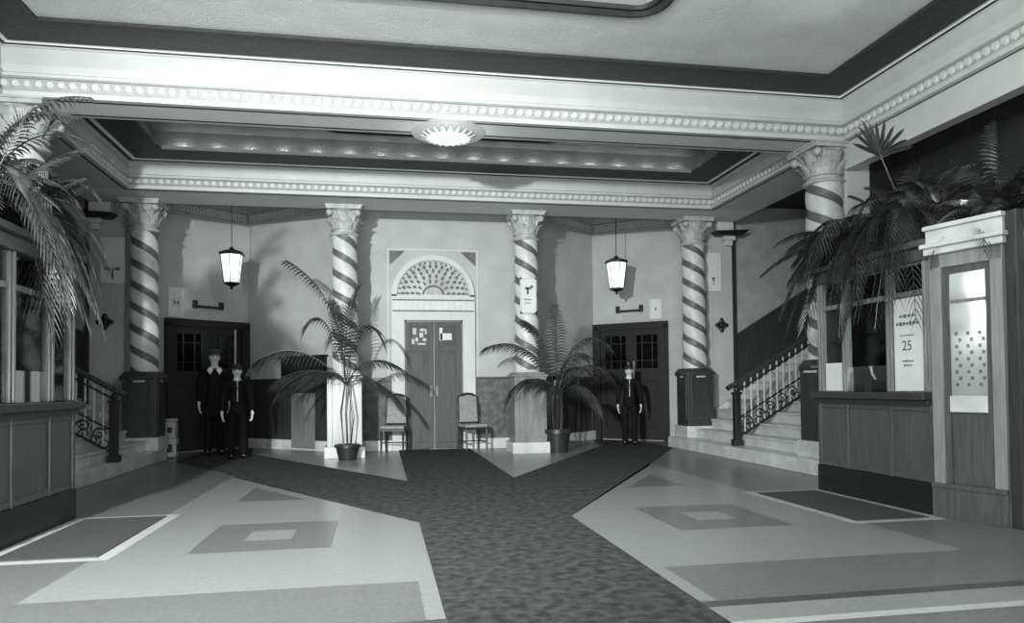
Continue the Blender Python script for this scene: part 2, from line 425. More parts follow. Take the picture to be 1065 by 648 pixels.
# ------------------------------------------------------------------ alcove doors (pair of half-glazed leaves)
def alcove_door(s, idx):
    A = Vector(APEX); B = Vector(OUT); d = (B-A).normalized(); nv = Vector((-d.y, d.x))
    if nv.y > 0: nv = -nv
    def slab(mm, u0, u1, o0, o1, z0, z1, mi=0):
        q = [A+d*u0+nv*o0, A+d*u1+nv*o0, A+d*u1+nv*o1, A+d*u0+nv*o1]
        mm.prism([(v.x,v.y) for v in q], z0, z1, mi)
    L1 = 1.74
    m = M(s); slab(m, .03, .20, 0, .12, 0, 2.5); slab(m, L1-.10, L1, 0, .12, 0, 2.5); slab(m, .03, L1, 0, .12, 2.42, 2.56)
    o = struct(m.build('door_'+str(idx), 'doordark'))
    mid = (.20+L1-.10)/2
    for a, b in ((.20, mid), (mid, L1-.10)):
        m = M(s)
        slab(m, a, a+.12, 0.02, .08, .03, 2.42); slab(m, b-.12, b, .02, .08, .03, 2.42)
        slab(m, a+.12, b-.12, .02, .08, .03, .28); slab(m, a+.12, b-.12, .02, .08, 1.28, 1.56); slab(m, a+.12, b-.12, .02, .08, 2.28, 2.42)
        slab(m, a+.12, b-.12, .03, .05, .28, 1.28)
        c = (a+b)/2; w = (b-a-.24)
        slab(m, a+.12+w*.24, a+.12+w*.24+.022, .03, .07, 1.56, 2.28); slab(m, b-.12-w*.24-.022, b-.12-w*.24, .03, .07, 1.56, 2.28)
        slab(m, a+.12, b-.12, .03, .07, 1.72, 1.742); slab(m, a+.12, b-.12, .03, .07, 2.10, 2.122)
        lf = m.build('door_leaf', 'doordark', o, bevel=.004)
        m = M(s); slab(m, a+.12, b-.12, .045, .052, 1.56, 2.28); m.build('glass_pane', 'darkglass', lf)
        m = M(s); slab(m, a+.12, b-.12, .004, .014, 1.5, 2.35); m.build('dark_opening', 'recess', lf)
    if s < 0:
        m = M(s); slab(m, .335, .365, .08, .12, 1.45, 2.40); m.build('bright_edge', 'nickel', o)
    for u in (mid-.075, mid+.05) if s > 0 else ():
        m = M(s); slab(m, u, u+.03, .08, .10, 1.35, 1.72); h = m.build('push_bar', 'nickel', o)
    return o
alcove_door(-1, 2); alcove_door(1, 3)

# ------------------------------------------------------------------ centre doors with fan arch
DY = 14.05
m = M()
m.box(X0-.56, X0-.53, DY-.05, DY, 0, 2.49); m.box(X0+.53, X0+.56, DY-.05, DY, 0, 2.49); m.box(X0-.56, X0+.56, DY-.05, DY, 2.45, 2.49)
cd = struct(m.build('door_1', 'woodmid'))
for s in (-1, 1):
    m = M(s)
    m.box(.012,.11,DY-.055,DY-.005,.02,2.45); m.box(.43,.53,DY-.055,DY-.005,.02,2.45)
    m.box(.11,.43,DY-.055,DY-.005,.02,.14); m.box(.11,.43,DY-.055,DY-.005,1.88,2.0); m.box(.11,.43,DY-.055,DY-.005,2.37,2.45)
    m.box(.11,.43,DY-.045,DY-.01,.14,1.88)
    lf = m.build('door_leaf', 'door', cd, bevel=.005)
    m = M(s); m.box(.11,.43,DY-.03,DY-.022,2.0,2.37); m.build('glass_pane', 'iron', lf)
    if s < 0:
        m = M(s)
        for (u,z,w,h) in ((.16,2.30,.10,.05),(.20,2.18,.07,.09),(.14,2.11,.07,.05),(.15,2.04,.16,.03),(.33,2.24,.07,.12),(.30,2.10,.05,.08),(.37,2.05,.05,.10),(.13,2.24,.04,.10)):
            m.box(u,u+w,DY-.036,DY-.03,z-.02,z+h-.02)
        m.build('leaded_tracery', 'slab', lf)
    else:
        m = M(s); m.box(.13,.35,DY-.036,DY-.03,2.11,2.24); m.box(.11,.17,DY-.036,DY-.03,2.10,2.35)
        m.build('pane_reflection', 'paper', lf)  # pale boxes paint the light rectangles reflected in this pane
    m = M(s); m.box(.03,.075,DY-.075,DY-.055,1.02,1.22); m.build('push_plate', 'woodlit', lf)

m = M()
YF = DY-.09
for s in (-1, 1):
    x0, x1 = sorted((X0+s*.56, X0+s*.80))
    m.box(x0, x1, YF, DY, 0, 2.98)
m.box(X0-.56, X0+.56, YF, DY, 2.49, 2.98)
# arch ring
N = 28
ZS = 2.95; R1 = .70; R2 = .80
for k in range(N):
    a = PI*k/N; b = PI*(k+1)/N
    q = [(X0+R1*math.cos(a), YF, ZS+R1*math.sin(a)), (X0+R2*math.cos(a), YF, ZS+R2*math.sin(a)), (X0+R2*math.cos(b), YF, ZS+R2*math.sin(b)), (X0+R1*math.cos(b), YF, ZS+R1*math.sin(b))]
    m.hexa(q, [(x, DY, z) for x, y, z in q])
sur = struct(m.build('trim_12', 'white', weld=False))
m = M()   # rectangular border round the arch and tiny blocks up the jambs
for s in (-1, 1):
    x0, x1 = sorted((X0+s*.875, X0+s*.85)); m.box(x0, x1, DY-.02, DY, 0, 3.87)
    for row in range(29):
        for col in range(2):
            x = X0+s*(.605+col*.11); z = .12+row*.087
            m.box(x-.045 if True else x, x+.045, YF-.012, YF, z, z+.062)
m.box(X0-.85, X0+.85, DY-.02, DY, 3.845, 3.87)
m.build('block_moulding', 'white', sur, weld=False)
m = M()
for z in (2.655, 2.865): m.box(X0-.78, X0+.78, YF-.02, YF, z, z+.022)
m.build('lintel_lines', 'inkgrey', sur)
m = M()
for k in range(13):
    x = X0-.70+k*1.40/12; m.box(x-.045, x+.045, YF-.012, YF, 2.69, 2.85)
m.build('lintel_blocks', 'bead', sur)
m = M()
for s in (-1, 1):
    q = [(X0+s*.83, 3.83),(X0+s*.54, 3.83),(X0+s*.83, 3.56)]
    m.hexa([(x, DY-.02, z) for x, z in q], [(x, DY+.01, z) for x, z in q])
m.build('spandrel', 'inkgrey', sur)
m = M()   # tympanum
pts = [(X0+R1*math.cos(PI*k/N), ZS+R1*math.sin(PI*k/N)) for k in range(N+1)]
m.hexa([(x, DY-.03, z) for x, z in pts], [(x, DY+.01, z) for x, z in pts])
m.build('fan_panel', 'slab', sur)
m = M()
def leaf(cr, ca, ln, w):
    u = Vector((math.cos(ca), math.sin(ca))); v = Vector((-u.y, u.x)); c = Vector((X0, ZS)) + u*cr
    q = [c-u*ln, c-u*ln*.3+v*w, c+u*ln*.5+v*w*.9, c+u*ln, c+u*ln*.5-v*w*.9, c-u*ln*.3-v*w]
    m.hexa([(p.x, DY-.042, p.y) for p in q], [(p.x, DY-.02, p.y) for p in q])
for cr, n, ln, w, off in ((.30,8,.055,.022,0),(.40,10,.045,.028,.5),(.50,13,.05,.026,0),(.59,16,.045,.03,.5),(.66,20,.028,.022,0)):
    for k in range(n): leaf(cr, PI*(k+.5)/n, ln, w)
for k in range(14):
    a = PI*k/14; b = PI*(k+1)/14
    q = [(X0+r*math.cos(t), ZS+r*math.sin(t)) for r, t in ((.19,a),(.225,a),(.225,b),(.19,b))]
    m.hexa([(x, DY-.05, z) for x, z in q], [(x, DY-.02, z) for x, z in q])
m.build('fan_tracery', 'inkgrey', sur, weld=False)

# ------------------------------------------------------------------ twisted columns
def shaft_mesh(m, cx, cy, z0, z1, r=.225, pitch=.36, phase=0.0):
    n = 40; T = 14; rows = int((z1-z0)/pitch*T)+2*T+2
    rows0 = 0
    rings = []
    for j in range(rows+1):
        ring = []
        for i in range(n+1):
            phi = 2*PI*i/n; t = j/T
            z = z0 + t*pitch - 2*pitch*(i/n)
            f = (t+phase) % 1.0
            rr = r*(1.0 + .05*math.sin(PI*min(1, max(0, f/.66)))) if f < .66 else r*.955
            zz = min(z1, max(z0, z))
            taper = 1.0 - .07*(zz-z0)/(z1-z0)
            ang = phi + PI*.25
            ring.append(m.bm.verts.new(m.p((cx+rr*taper*math.cos(ang), cy+rr*taper*math.sin(ang), zz))))
        rings.append(ring)
    for j in range(rows):
        f = ((j+.5)/T+phase) % 1.0
        for i in range(n):
            vs = [rings[j][i], rings[j][i+1], rings[j+1][i+1], rings[j+1][i]]
            z = [v.co.z for v in vs]
            if max(z)-min(z) < 1e-5: continue
            m.face(vs, 0 if f < .66 else 1)

def capital_mesh(m, cx, cy, z0, z1, r):
    h = z1-z0
    m.lathe([(r*1.0,0),(r*1.16,.015),(r*1.2,.035),(r*1.12,.055),(r*.98,.06),(r*.98,.10),(r*1.1,.105),(r*1.12,.125),(r*.98,.13),(r*1.0,h*.5),(r*1.12,h*.8),(r*1.3,h-.07)], (cx,cy,z0), 24)
    m.box(cx-r*1.42, cx+r*1.42, cy-r*1.42, cy+r*1.42, z1-.07, z1-.025); m.box(cx-r*1.5, cx+r*1.5, cy-r*1.5, cy+r*1.5, z1-.025, z1)
    for row, (n, zb, ht, off) in enumerate(((10,.12,h*.30,0),(10,.20,h*.42,.5))):
        for k in range(n):
            a = 2*PI*(k+off)/n; u = Vector((math.cos(a), math.sin(a), 0)); v = Vector((-u.y, u.x, 0))
            prev = None
            for tt, rad, w in ((0,1.0,.062),(.5,1.12,.068),(.85,1.32,.05),(1.0,1.46,.03),(.88,1.5,.016)):
                c = Vector((cx,cy,z0+zb+ht*tt)) + u*(r*rad)
                cur = [m.bm.verts.new(m.p(c - v*w)), m.bm.verts.new(m.p(c + u*.015)), m.bm.verts.new(m.p(c + v*w))]
                if prev:
                    m.face([prev[0],prev[1],cur[1],cur[0]]); m.face([prev[1],prev[2],cur[2],cur[1]])
                prev = cur
    for k in range(4):
        a = PI/4 + k*PI/2; c = (cx+r*1.6*math.cos(a), cy+r*1.6*math.sin(a))
        m.ball((c[0],c[1],z1-.13), (.06,.06,.06), 10, 6)
        m.tube([(cx+r*math.cos(a), cy+r*math.sin(a), z0+h*.45),(cx+r*1.25*math.cos(a), cy+r*1.25*math.sin(a), z1-.16),(c[0],c[1],z1-.09)], [.03,.03,.02], 6)

def column(s, a, y, label, wooden, zfloor=0.0, phase=0.0, r=.225, stone='slab'):
    root = thing('twisted_column', label, 'column', (X0+s*a, y, zfloor), 'spiral striped columns')
    cx, cy = X0+s*a, y
    if wooden:
        m = M(); m.cbox(cx,cy,zfloor,.60,.60,.22); m.build('base_block', 'marble', root, bevel=.012)
        m = M(); m.cbox(cx,cy,zfloor+.22,.52,.52,1.0); 
        for dx in (-.27, .27):
            pass
        for sx_, sy_ in ((0,-1),(1,0),(-1,0)):
            if sx_ == 0:
                m.box(cx-.20,cx+.20,cy-.272,cy-.26,zfloor+.32,zfloor+1.2)
            else:
                x0, x1 = sorted((cx+sx_*.26, cx+sx_*.275)); m.box(x0,x1,cy-.2,cy+.2,zfloor+.32,zfloor+1.2)
        m.build('pedestal', 'wood', root, bevel=.01)
        m = M(); m.lathe([(.36,0),(.375,.03),(.375,.06),(.34,.10),(.31,.14)], (cx,cy,zfloor+1.16), 8, a0=PI/8); m.build('pedestal_cap', 'wood', root)
        zs = zfloor+1.22
    else:
        m = M(); m.cbox(cx,cy,0,.68,.68,.20); m.build('base_block', 'marble', root, bevel=.012)
        m = M(); m.cbox(cx,cy,.20,.58,.58,1.16)
        for x in (cx-.29, cx+.29-.09): m.box(x, x+.09, cy-.305, cy-.29, .20, 1.36)
        m.box(cx-.2, cx+.2, cy-.302, cy-.29, 1.26, 1.36); m.box(cx-.2, cx+.2, cy-.302, cy-.29, .2, .30)
        m.build('pedestal', stone, root, bevel=.006)
        m = M(); m.cbox(cx,cy,1.36,.64,.64,.05); m.cbox(cx,cy,1.41,.56,.56,.04); m.build('pedestal_cap', stone, root, bevel=.012)
        zs = 1.45
    m = M(); m.lathe([(r*1.28,-.09),(r*1.3,-.05),(r*1.18,-.02),(r*1.08,0),(r*1.12,.03),(r,.05)], (cx,cy,zs+.0), 28); m.build('shaft_base', 'shaft', root, smooth=True)
    m = M(); shaft_mesh(m, cx, cy, zs+.02, 3.86, r, .36, phase)
    m.build('spiral_shaft', ['shaft','stripe'], root, smooth=True)
    m = M(); capital_mesh(m, cx, cy, 3.84, 4.35, r*.93); m.build('capital', 'cap', root, smooth=False)
    return root
column(-1, 1.62, 12.95, 'pale twisted column on marble pedestal behind the tall left potted palm', False, 0, .1)
column( 1, 1.62, 12.95, 'pale twisted column bearing a white notice, right of the arched doors', False, 0, .35, stone='greystone')
column(-1, 4.90, 13.0, 'striped column on dark wooden pedestal at the edge of the left alcove', True, .2, .6)
column( 1, 4.90, 13.0, 'striped column on dark wooden pedestal beside the right stair foot', True, .2, .2)
column( 1, 4.90, 8.80, 'nearest striped column on the right, rising behind the ticket booth palms', True, .2, .5, .25)
column(-1, 4.90, 8.80, 'nearest striped column on the left, half hidden by hanging fern fronds', True, .2, .5, .25)

# ------------------------------------------------------------------ stairs
def stairs(s):
    root = thing('staircase', f'pale marble staircase rising to the {SIDE[s]} behind the ticket booth', 'stairs', (X0+s*4.45, 10.4, 0), 'marble staircases')
    kf = 4.45 if s > 0 else 4.62
    m = M(s); m.box(kf, 5.10, 7.46, 13.28, 0, .2); m.box(5.10,5.3,8.73,13.28,0,.2); m.build('step', 'marble', root, bevel=.015)
    for k in range(11):
        xa = 4.78+.3*k; z = .2+.175*k
        m = M(s)
        y0 = 9.02 if xa < 5.8 else 8.73
        m.box(xa, xa+.62, y0, 13.27, z if k else .2, z+.14); m.box(xa-.025, xa+.62, y0, 13.27, z+.14, z+.175)
        if k < 2:  # leaves the pedestals of the columns free
            m.bm.free(); m = M(s)
            m.box(xa, xa+.42, 9.12, 12.68, .2, z+.14); m.box(xa-.025, xa+.42, 9.12, 12.68, z+.14, z+.175)
            if k == 1: m.box(5.21, xa+.42, 12.68, 13.27, .2, z+.175)
        m.build('step', 'marble', root, bevel=.008)
    # wainscot and skirting climbing the back wall
    sl = .60
    m = M(s)
    def par(x0, x1, za, zb, y0, y1, mi=0):
        q = [(x0, za),(x1, za+sl*(x1-x0)),(x1, zb+sl*(x1-x0)),(x0, zb)]
        m.hexa([(x,y0,z) for x,z in q], [(x,y1,z) for x,z in q], mi)
    par(5.93, 8.88, .85, 2.12, 13.34, 13.40); par(5.93, 8.88, 2.12, 2.17, 13.31, 13.40)
    struct(m.build('trim_stair_wainscot_'+SIDE[s], 'wood'))
    m = M(s); par(5.28, 8.88, .30, .62, 13.24, 13.29); struct(m.build('baseboard_stair_'+SIDE[s], 'marble'))
    # railing
    r = thing('stair_railing', f'iron stair railing with pale balusters on the {SIDE[s]} marble stairs', 'railing', (X0+s*4.66, 10.9, .2), 'stair railings')
    yr = 10.9
    m = M(s); m.box(4.61, 4.71, yr-.05, yr+.05, .2, 1.02); m.cbox(4.66, yr, 1.02, .13, .13, .04); m.ball((4.66,yr,1.10),(.05,.05,.06)); m.cbox(4.66,yr,.2,.15,.15,.10)
    m.build('newel_post', 'iron', r, bevel=.004)
    h0 = 1.17; x1 = 8.3; sl2 = .585
    m = M(s); m.tube([(4.50,yr,h0-.05),(4.56,yr,h0-.015),(4.66,yr,h0+.03),(5.2,yr,h0+.03+sl2*.54),(x1,yr,h0+.03+sl2*(x1-4.66))], .05, 10, flat=.8); m.build('handrail', 'wood', r, smooth=True)
    m = M(s); m.tube([(4.66,yr,h0-.10),(x1,yr,h0-.10+sl2*(x1-4.66))], .018, 6); m.tube([(4.66,yr,.62),(x1,yr,.62+sl2*(x1-4.66))], .018, 6); m.tube([(4.70,yr,.34),(x1,yr,.34+sl2*(x1-4.70))], .02, 6)
    m.build('rail_bar', 'iron', r)
    k = 0; x = 4.80
    while x < 7.6:
        m = M(s); zt = h0+sl2*(x-4.66); m.tube([(x,yr,zt-1.05+.22),(x,yr,zt-.55),(x,yr,zt)], [.013,.017,.013], 6)
        m.build('baluster', 'baluster', r); x += .115
    m = M(s); x = 4.85; k = 0
    while x < 7.6:
        zc = .48+sl2*(x-4.66)
        pts = []
        for q in range(15):
            a = q/14*2.6*PI; rr = .10*(1-q/17)
            sg = 1 if k % 2 else -1
            pts.append((x+rr*math.cos(a)*sg, yr-.012, zc+rr*math.sin(a)))
        m.tube(pts, .012, 5); x += .20; k += 1
    x = 4.78; k = 0
    while x < 7.6:
        zc = .33+sl2*(x-4.66); pts = []
        for q in range(13):
            a = q/12*2.4*PI; rr = .075*(1-q/15); sg = -1 if k % 2 else 1
            pts.append((x+rr*math.cos(a)*sg, yr+.012, zc+rr*math.sin(a)+.04))
        m.tube(pts, .011, 5); m.tube([(x,yr+.012,zc+.10),(x+.05,yr+.012,zc+.20),(x-.02,yr+.012,zc+.27)], .010, 5); x += .135; k += 1
    m.build('scrollwork', 'iron', r)
stairs(-1); stairs(1)

# ------------------------------------------------------------------ ticket booths
def booth(s):
    side = SIDE[s]
    root = thing('ticket_booth', f'dark panelled ticket booth with glazed windows along the {side} wall', 'ticket booth', (X0+s*4.4, 6.5, 0), 'ticket booths')
    F = 3.83; Y0 = 5.67; Y1 = 7.40
    m = M(s); m.box(F-.02, F+.06, Y0, Y1, 0, .28); m.box(F+.06, 5.75, Y1-.06, Y1, 0, .28); m.build('plinth', 'iron', root)
    m = M(s); m.box(F, F+.06, Y0, Y1, .28, .98); m.box(F, 5.75, Y1-.06, Y1, .28, .98)
    for y in (Y0+.02, 6.20, 6.86, Y1-.07): m.box(F-.018, F, y, y+.055, .28, .98)
    m.box(F-.014, F, Y0+.01, Y1-.01, .92, .978); m.box(F-.014, F, Y0+.01, Y1-.01, .285, .34)
    m.build('lower_panelling', 'woodmid', root, bevel=.004)
    m = M(s); m.box(F-.10, F+.30, Y0+.02, Y1+.02, 1.02, 1.09); m.box(F-.05, F+.1, Y0+.02, Y1, .97, 1.02); m.build('counter', 'wood', root, bevel=.008)
    for y in (Y0+.06, 6.22, 6.90, Y1-.07):
        m = M(s); m.box(F-.01, F+.07, y-.035, y+.04, 1.09, 2.28); m.box(F-.03, F-.01, y-.018, y+.02, 1.09, 2.28)
        p = m.build('window_post', 'woodlit', root, bevel=.01)
    for ya, yb in ((Y0+.10, 6.18),(6.26,6.86),(6.94,Y1-.11)):
        m = M(s); m.box(F+.02, F+.026, ya, yb, 1.10 if ya != 6.26 else 1.35, 2.26); m.build('glass_pane', 'glass', root)
    m = M(s); m.box(F, F+.05, Y0, Y1, 1.98, 2.03); m.build('transom_bar', 'woodlit', root, bevel=.006)
    m = M(s); m.box(F-.04, 5.75, Y0, Y1+.02, 2.28, 2.40); m.box(F-.09, 5.75, Y0, Y1+.05, 2.40, 2.46); m.build('cornice', 'woodmid', root, bevel=.01)
    m = M(s); m.box(F+.06, 5.75, Y1-.05, Y1, 1.0, 2.28); m.build('end_panel', 'dark', root)
    m = M(s); m.box(5.2, 5.26, 5.3, Y1-.06, .0, 2.28); 
    m.build('back_partition', 'wood', root)
    for y in (6.42, 6.66):
        m = M(s); m.box(4.18, 4.23, y, y+.05, 1.0, 2.28); m.build('inner_post', 'frame', root, bevel=.006)
    m = M(s); m.box(4.18, 4.23, 6.0, 7.2, .96, 1.0); m.box(4.16,5.2,5.75,7.3,.93,.96); m.build('inner_shelf', 'wood', root)
    # side door standing at an angle to the front
    A = Vector((F+.0, Y0-.01)); B = Vector((F+.16, 5.06)); d = (B-A).normalized(); nv = Vector((d.y, -d.x)); 
    if nv.x > 0: nv = -nv
    Ln = (B-A).length
    def slab(mm, u0, u1, o0, o1, z0, z1, mi=0):
        q = [A+d*u0+nv*o0, A+d*u1+nv*o0, A+d*u1+nv*o1, A+d*u0+nv*o1]
        mm.prism([(v.x,v.y) for v in q], z0, z1, mi)
    m = M(s); slab(m, 0, .10, -.06, .03, 0, 2.30); slab(m, Ln-.10, Ln, -.06, .03, 0, 2.30); slab(m, 0, Ln, -.06, .03, 2.18, 2.30); slab(m, 0, Ln, -.06, .02, 0, .22)
    fr = m.build('door_frame', 'frame', root, bevel=.006)
    m = M(s); slab(m, -.01, Ln+.01, .03, .05, 0, .30); slab(m, -.01, Ln+.01, .03, .06, .26, .30); m.build('door_plinth', 'woodmid', root, bevel=.004)
    m = M(s); slab(m, -.03, Ln+.03, -.06, .07, 2.30, 2.36); slab(m, -.05, Ln+.05, -.06, .10, 2.36, 2.40); slab(m, -.02, Ln+.02, -.06, .05, 2.40, 2.52); slab(m, -.03, Ln+.03, -.06, .08, 2.52, 2.56)
    m.build('door_cornice', 'marble', root, bevel=.008)
    m = M(s); slab(m, .10, .15, -.04, .01, .22, 2.18); slab(m, Ln-.15, Ln-.10, -.04, .01, .22, 2.18); slab(m, .15, Ln-.15, -.04, .01, .22, .30); slab(m, .15, Ln-.15, -.04, .01, 2.12, 2.18); slab(m, .15, Ln-.15, -.03, -.01, .30, .92)
    dr = m.build('door', 'woodmid', root, bevel=.004)
    m = M(s); slab(m, .15, Ln-.15, -.04, .02, .92, 1.06); m.build('lock_rail', 'marble', dr, bevel=.004)
    m = M(s); slab(m, .15, Ln-.15, -.018, -.012, 1.06, 2.12); m.build('glass_pane', 'frost', dr)
    m = M(s); slab(m, .15, Ln-.15, -.025, .0, 1.86, 1.89); m.build('glazing_bar', 'woodlit', dr)
    m = M(s)
    for k in range(9):
        zz = 1.14+.055*k
        for j in range(3):
            u = .19+(Ln-.38)*(j+.5*(k%2)*.6)/2.4; 
            if u < Ln-.19: slab(m, u, u+.025, -.012, -.009, zz, zz+.03)
    m.build('etched_pattern', 'inkgrey', dr, weld=False)
    # end post and the glazed return beyond
    m = M(s); m.box(F+.15, F+.23, 4.93, 5.04, 0, 2.56); m.build('corner_post', 'wood', root, bevel=.01)
    m = M(s); m.box(F+.22, F+.28, 3.0, 4.93, 0, 1.0); m.box(F+.22, F+.28, 3.0, 4.93, 2.05, 2.12); m.box(F+.22,F+.28,3.0,4.93,2.45,2.56); m.box(F+.2,F+.28,3.0,4.93,1.0,1.06)
    m.build('side_panelling', 'woodmid', root, bevel=.004)
    m = M(s); m.box(F+.25, F+.256, 3.0, 4.93, 1.06, 2.45); m.build('side_glass', 'frost', root)
    m = M(s); m.box(F+.3, 5.75, 2.95, 5.67, 2.40, 2.46); m.build('roof', 'woodmid', root)
    return root
booth(1); booth(-1)

def globe(s, x, y, z, label):  # glowing globe added to give the glare on the booth door glass
    root = thing('glare_globe', label, 'lamp', (X0+s*x, y, z+.12), 'added glare globes')
    m = M(s); m.ball((x,y,z), .085, 16, 10); m.build('glow_ball', 'globe', root, smooth=True)
    m = M(s); m.lathe([(.03,.08),(.05,.09),(.02,.12),(.012,.13),(.012,2.40-z)], (x,y,z), 10); m.build('stem', 'brass', root, smooth=True)
globe(1, 4.12, 5.42, 1.78, 'added glowing globe standing in for glare on the right booth door glass')

def text_mesh(mm, txt, size, org, ux, uz, mi=0, depth=.002):
    cu = bpy.data.curves.new('txt', 'FONT'); cu.body = txt; cu.size = size; cu.align_x = 'CENTER'; cu.align_y = 'CENTER'
    o = bpy.data.objects.new('txt', cu); C.objects.link(o); dg = bpy.context.evaluated_depsgraph_get(); dg.update()
    me = bpy.data.meshes.new_from_object(o.evaluated_get(dg)); bpy.data.objects.remove(o)
    vs = [mm.bm.verts.new(Vector(org)+Vector(ux)*v.co.x+Vector(uz)*v.co.y) for v in me.vertices]
    for f in me.polygons: mm.face([vs[i] for i in f.vertices], mi)

# things in the right booth window
F = X0+3.83
m = M(); m.box(F-.004, F+.012, 5.78, 6.15, 1.10, 1.97)
o = m.build('notice_sheet', 'paper'); tag(o, 'tall pale printed price notice in the booth window nearest the lit door', 'notice')
m = M(); text_mesh(m, '25', .13, (F-.006, 5.98, 1.52), (0,-1,0), (0,0,1)); m.build('number', 'ink', o, recalc=False)
for z, n, h, w in ((1.80,4,.035,.22),(1.73,7,.04,.30),(1.38,4,.02,.16),(1.34,3,.02,.12),(1.62,6,.012,.2)):
    m = M()
    for k in range(n):
        y = 5.975 + (k-(n-1)/2)*w/n; hh = h*(.6+.4*((k*7)%3)/2)
        m.box(F-.007, F-.004, y-w/n*.36, y+w/n*.30, z-hh/2, z+hh/2)
        if k: m.box(F-.0062, F-.004, y-w/n*.72, y-w/n*.30, z-.003, z+.003)
    m.build('print_line', 'inkgrey', o)
m = M(); m.box(F-.004, F+.012, 6.97, 7.24, 1.10, 1.40); o = m.build('blank_card', 'paper'); tag(o, 'small blank white card in the booth window nearest the stairs', 'card')
tm = thing('ticket_machine', 'dark ticket machine on the booth counter behind the middle window', 'ticket machine', (F+.2, 6.45, 1.09))
m = M(); m.box(F+.08,F+.28,6.30,6.62,1.09,1.22); m.box(F+.12,F+.26,6.31,6.45,1.22,1.36); m.build('body', 'iron', tm, bevel=.02)
m = M(); m.tube([(F+.1,6.55,1.2),(F+.1,6.62,1.28),(F+.1,6.64,1.34)], .012, 6); m.ball((F+.1,6.64,1.35), .02); m.build('lever', 'nickel', tm)
m = M(); m.box(F+.02,F+.06,6.70,6.80,1.09,1.17); m.build('ticket_slot', 'iron', tm, bevel=.005)

# ------------------------------------------------------------------ lanterns
def lantern(s):
    c = (X0+s*3.70, 14.0); z0 = 3.08
    root = thing('hanging_lantern', f'glowing tapered lantern hanging in the {SIDE[s]} alcove', 'lantern', (c[0], c[1], z0), 'alcove lanterns')
    m = M(); m.lathe([(.135,.08),(.20,.60)], (c[0],c[1],z0), 6, a0=PI/6); m.build('glass_shade', 'lamp', root)
    m = M(); m.lathe([(.225,.59),(.235,.61),(.235,.635),(.13,.675),(.05,.70),(.03,.74)], (c[0],c[1],z0), 6, a0=PI/6); m.build('cap', 'iron', root)
    m = M()
    for k in range(6):
        a = PI/6+2*PI*k/6
        m.tube([(c[0]+.138*math.cos(a),c[1]+.138*math.sin(a),z0+.07),(c[0]+.205*math.cos(a),c[1]+.205*math.sin(a),z0+.60)], .008, 5)
    m.build('cage', 'iron', root)
    m = M(); m.lathe([(.01,-.045),(.03,-.03),(.02,0),(.06,.02),(.145,.06),(.15,.085)], (c[0],c[1],z0), 6, a0=PI/6); m.build('finial', 'iron', root)
    m = M(); m.tube([(c[0],c[1],z0+.73),(c[0],c[1],4.94)], .008, 6); m.build('rod', 'iron', root)
    m = M(); m.lathe([(.02,-.08),(.06,-.03),(.075,0)], (c[0],c[1],4.95), 12); m.build('ceiling_rose', 'iron', root)
    return root
lantern(-1); lantern(1)

# ------------------------------------------------------------------ ceiling sunburst light
fx, fy, fz = .84, 8.92, 4.352
root = thing('sunburst_light', 'shell shaped plaster sunburst light under the front ceiling beam', 'ceiling light', (fx, fy, fz-.18))
m = M(); m.lathe([(.46,0),(.46,-.006),(.36,-.025),(.26,-.05)], (fx,fy,fz), 32); m.build('plaster_rose', 'white', root, smooth=True)
m = M()
for k in range(20):
    a = 2*PI*k/20; u = Vector((math.cos(a), math.sin(a), 0)); v = Vector((-u.y, u.x, 0)); prev = None
    for r, z, w in ((.12,-.05,.02),(.20,-.075,.032),(.27,-.075,.034),(.32,-.05,.024),(.34,-.03,.006)):
        c = Vector((fx,fy,fz+z)) + u*r
        cur = [m.bm.verts.new(c-v*w), m.bm.verts.new(c+Vector((0,0,-.012))), m.bm.verts.new(c+v*w)]
        if prev: m.face([prev[0],prev[1],cur[1],cur[0]]); m.face([prev[1],prev[2],cur[2],cur[1]])
        prev = cur
m.build('plaster_petals', 'bead', root)
m = M(); n = 32; prof = [(.16,-.04),(.175,-.07),(.16,-.095),(.12,-.115),(.07,-.128),(.01,-.132)]; rings = []
for r, z in prof:
    rings.append([m.bm.verts.new(Vector((fx+r*(1+.05*(i%2))*math.cos(2*PI*i/n), fy+r*(1+.05*(i%2))*math.sin(2*PI*i/n), fz+z))) for i in range(n)])
for k in range(len(rings)-1):
    for i in range(n): m.face([rings[k][i], rings[k][(i+1)%n], rings[k+1][(i+1)%n], rings[k+1][i]])
m.face(rings[-1]); m.build('glass_bowl', 'fix', root)

# ------------------------------------------------------------------ signs, brackets and ornaments
AV = Vector(APEX); OV = Vector(OUT); dv = (OV-AV).normalized(); nv_ = Vector((-dv.y, dv.x)); 
if nv_.y > 0: nv_ = -nv_
def outer(s, u, o, z):   # point on the outer alcove wall
    q = AV + dv*u + nv_*o; return (X0+s*q.x, q.y, z)
def outer_box(mm, s, u0, u1, o0, o1, z0, z1, mi=0):
    b = [outer(s,u0,o0,z0), outer(s,u1,o0,z0), outer(s,u1,o1,z0), outer(s,u0,o1,z0)]
    mm.hexa(b, [(x,y,z1) for x,y,z in b], mi)
m = M(); outer_box(m, -1, 1.36, 1.66, .0, .02, 2.60, 3.16); o = m.build('wall_notice', 'paper', bevel=.003)
tag(o, 'white notice with a dark mark above the left alcove door', 'notice', 'white notices')
q = outer(-1, 1.51, .0225, 2.86); dx = Vector((X0-dv.x, 0, 0)); tx = Vector((dv.x, -dv.y, 0)).normalized() if False else (Vector(outer(-1,1.0,0,0))-Vector(outer(-1,1.5,0,0))).normalized()
m = M(); text_mesh(m, 'H', .17, q, tx, (0,0,1)); m.build('printed_mark', 'ink', o, recalc=False)
m = M(); outer_box(m, 1, 1.34, 1.60, .0, .02, 2.62, 3.04); o = m.build('wall_notice', 'paper', bevel=.003)
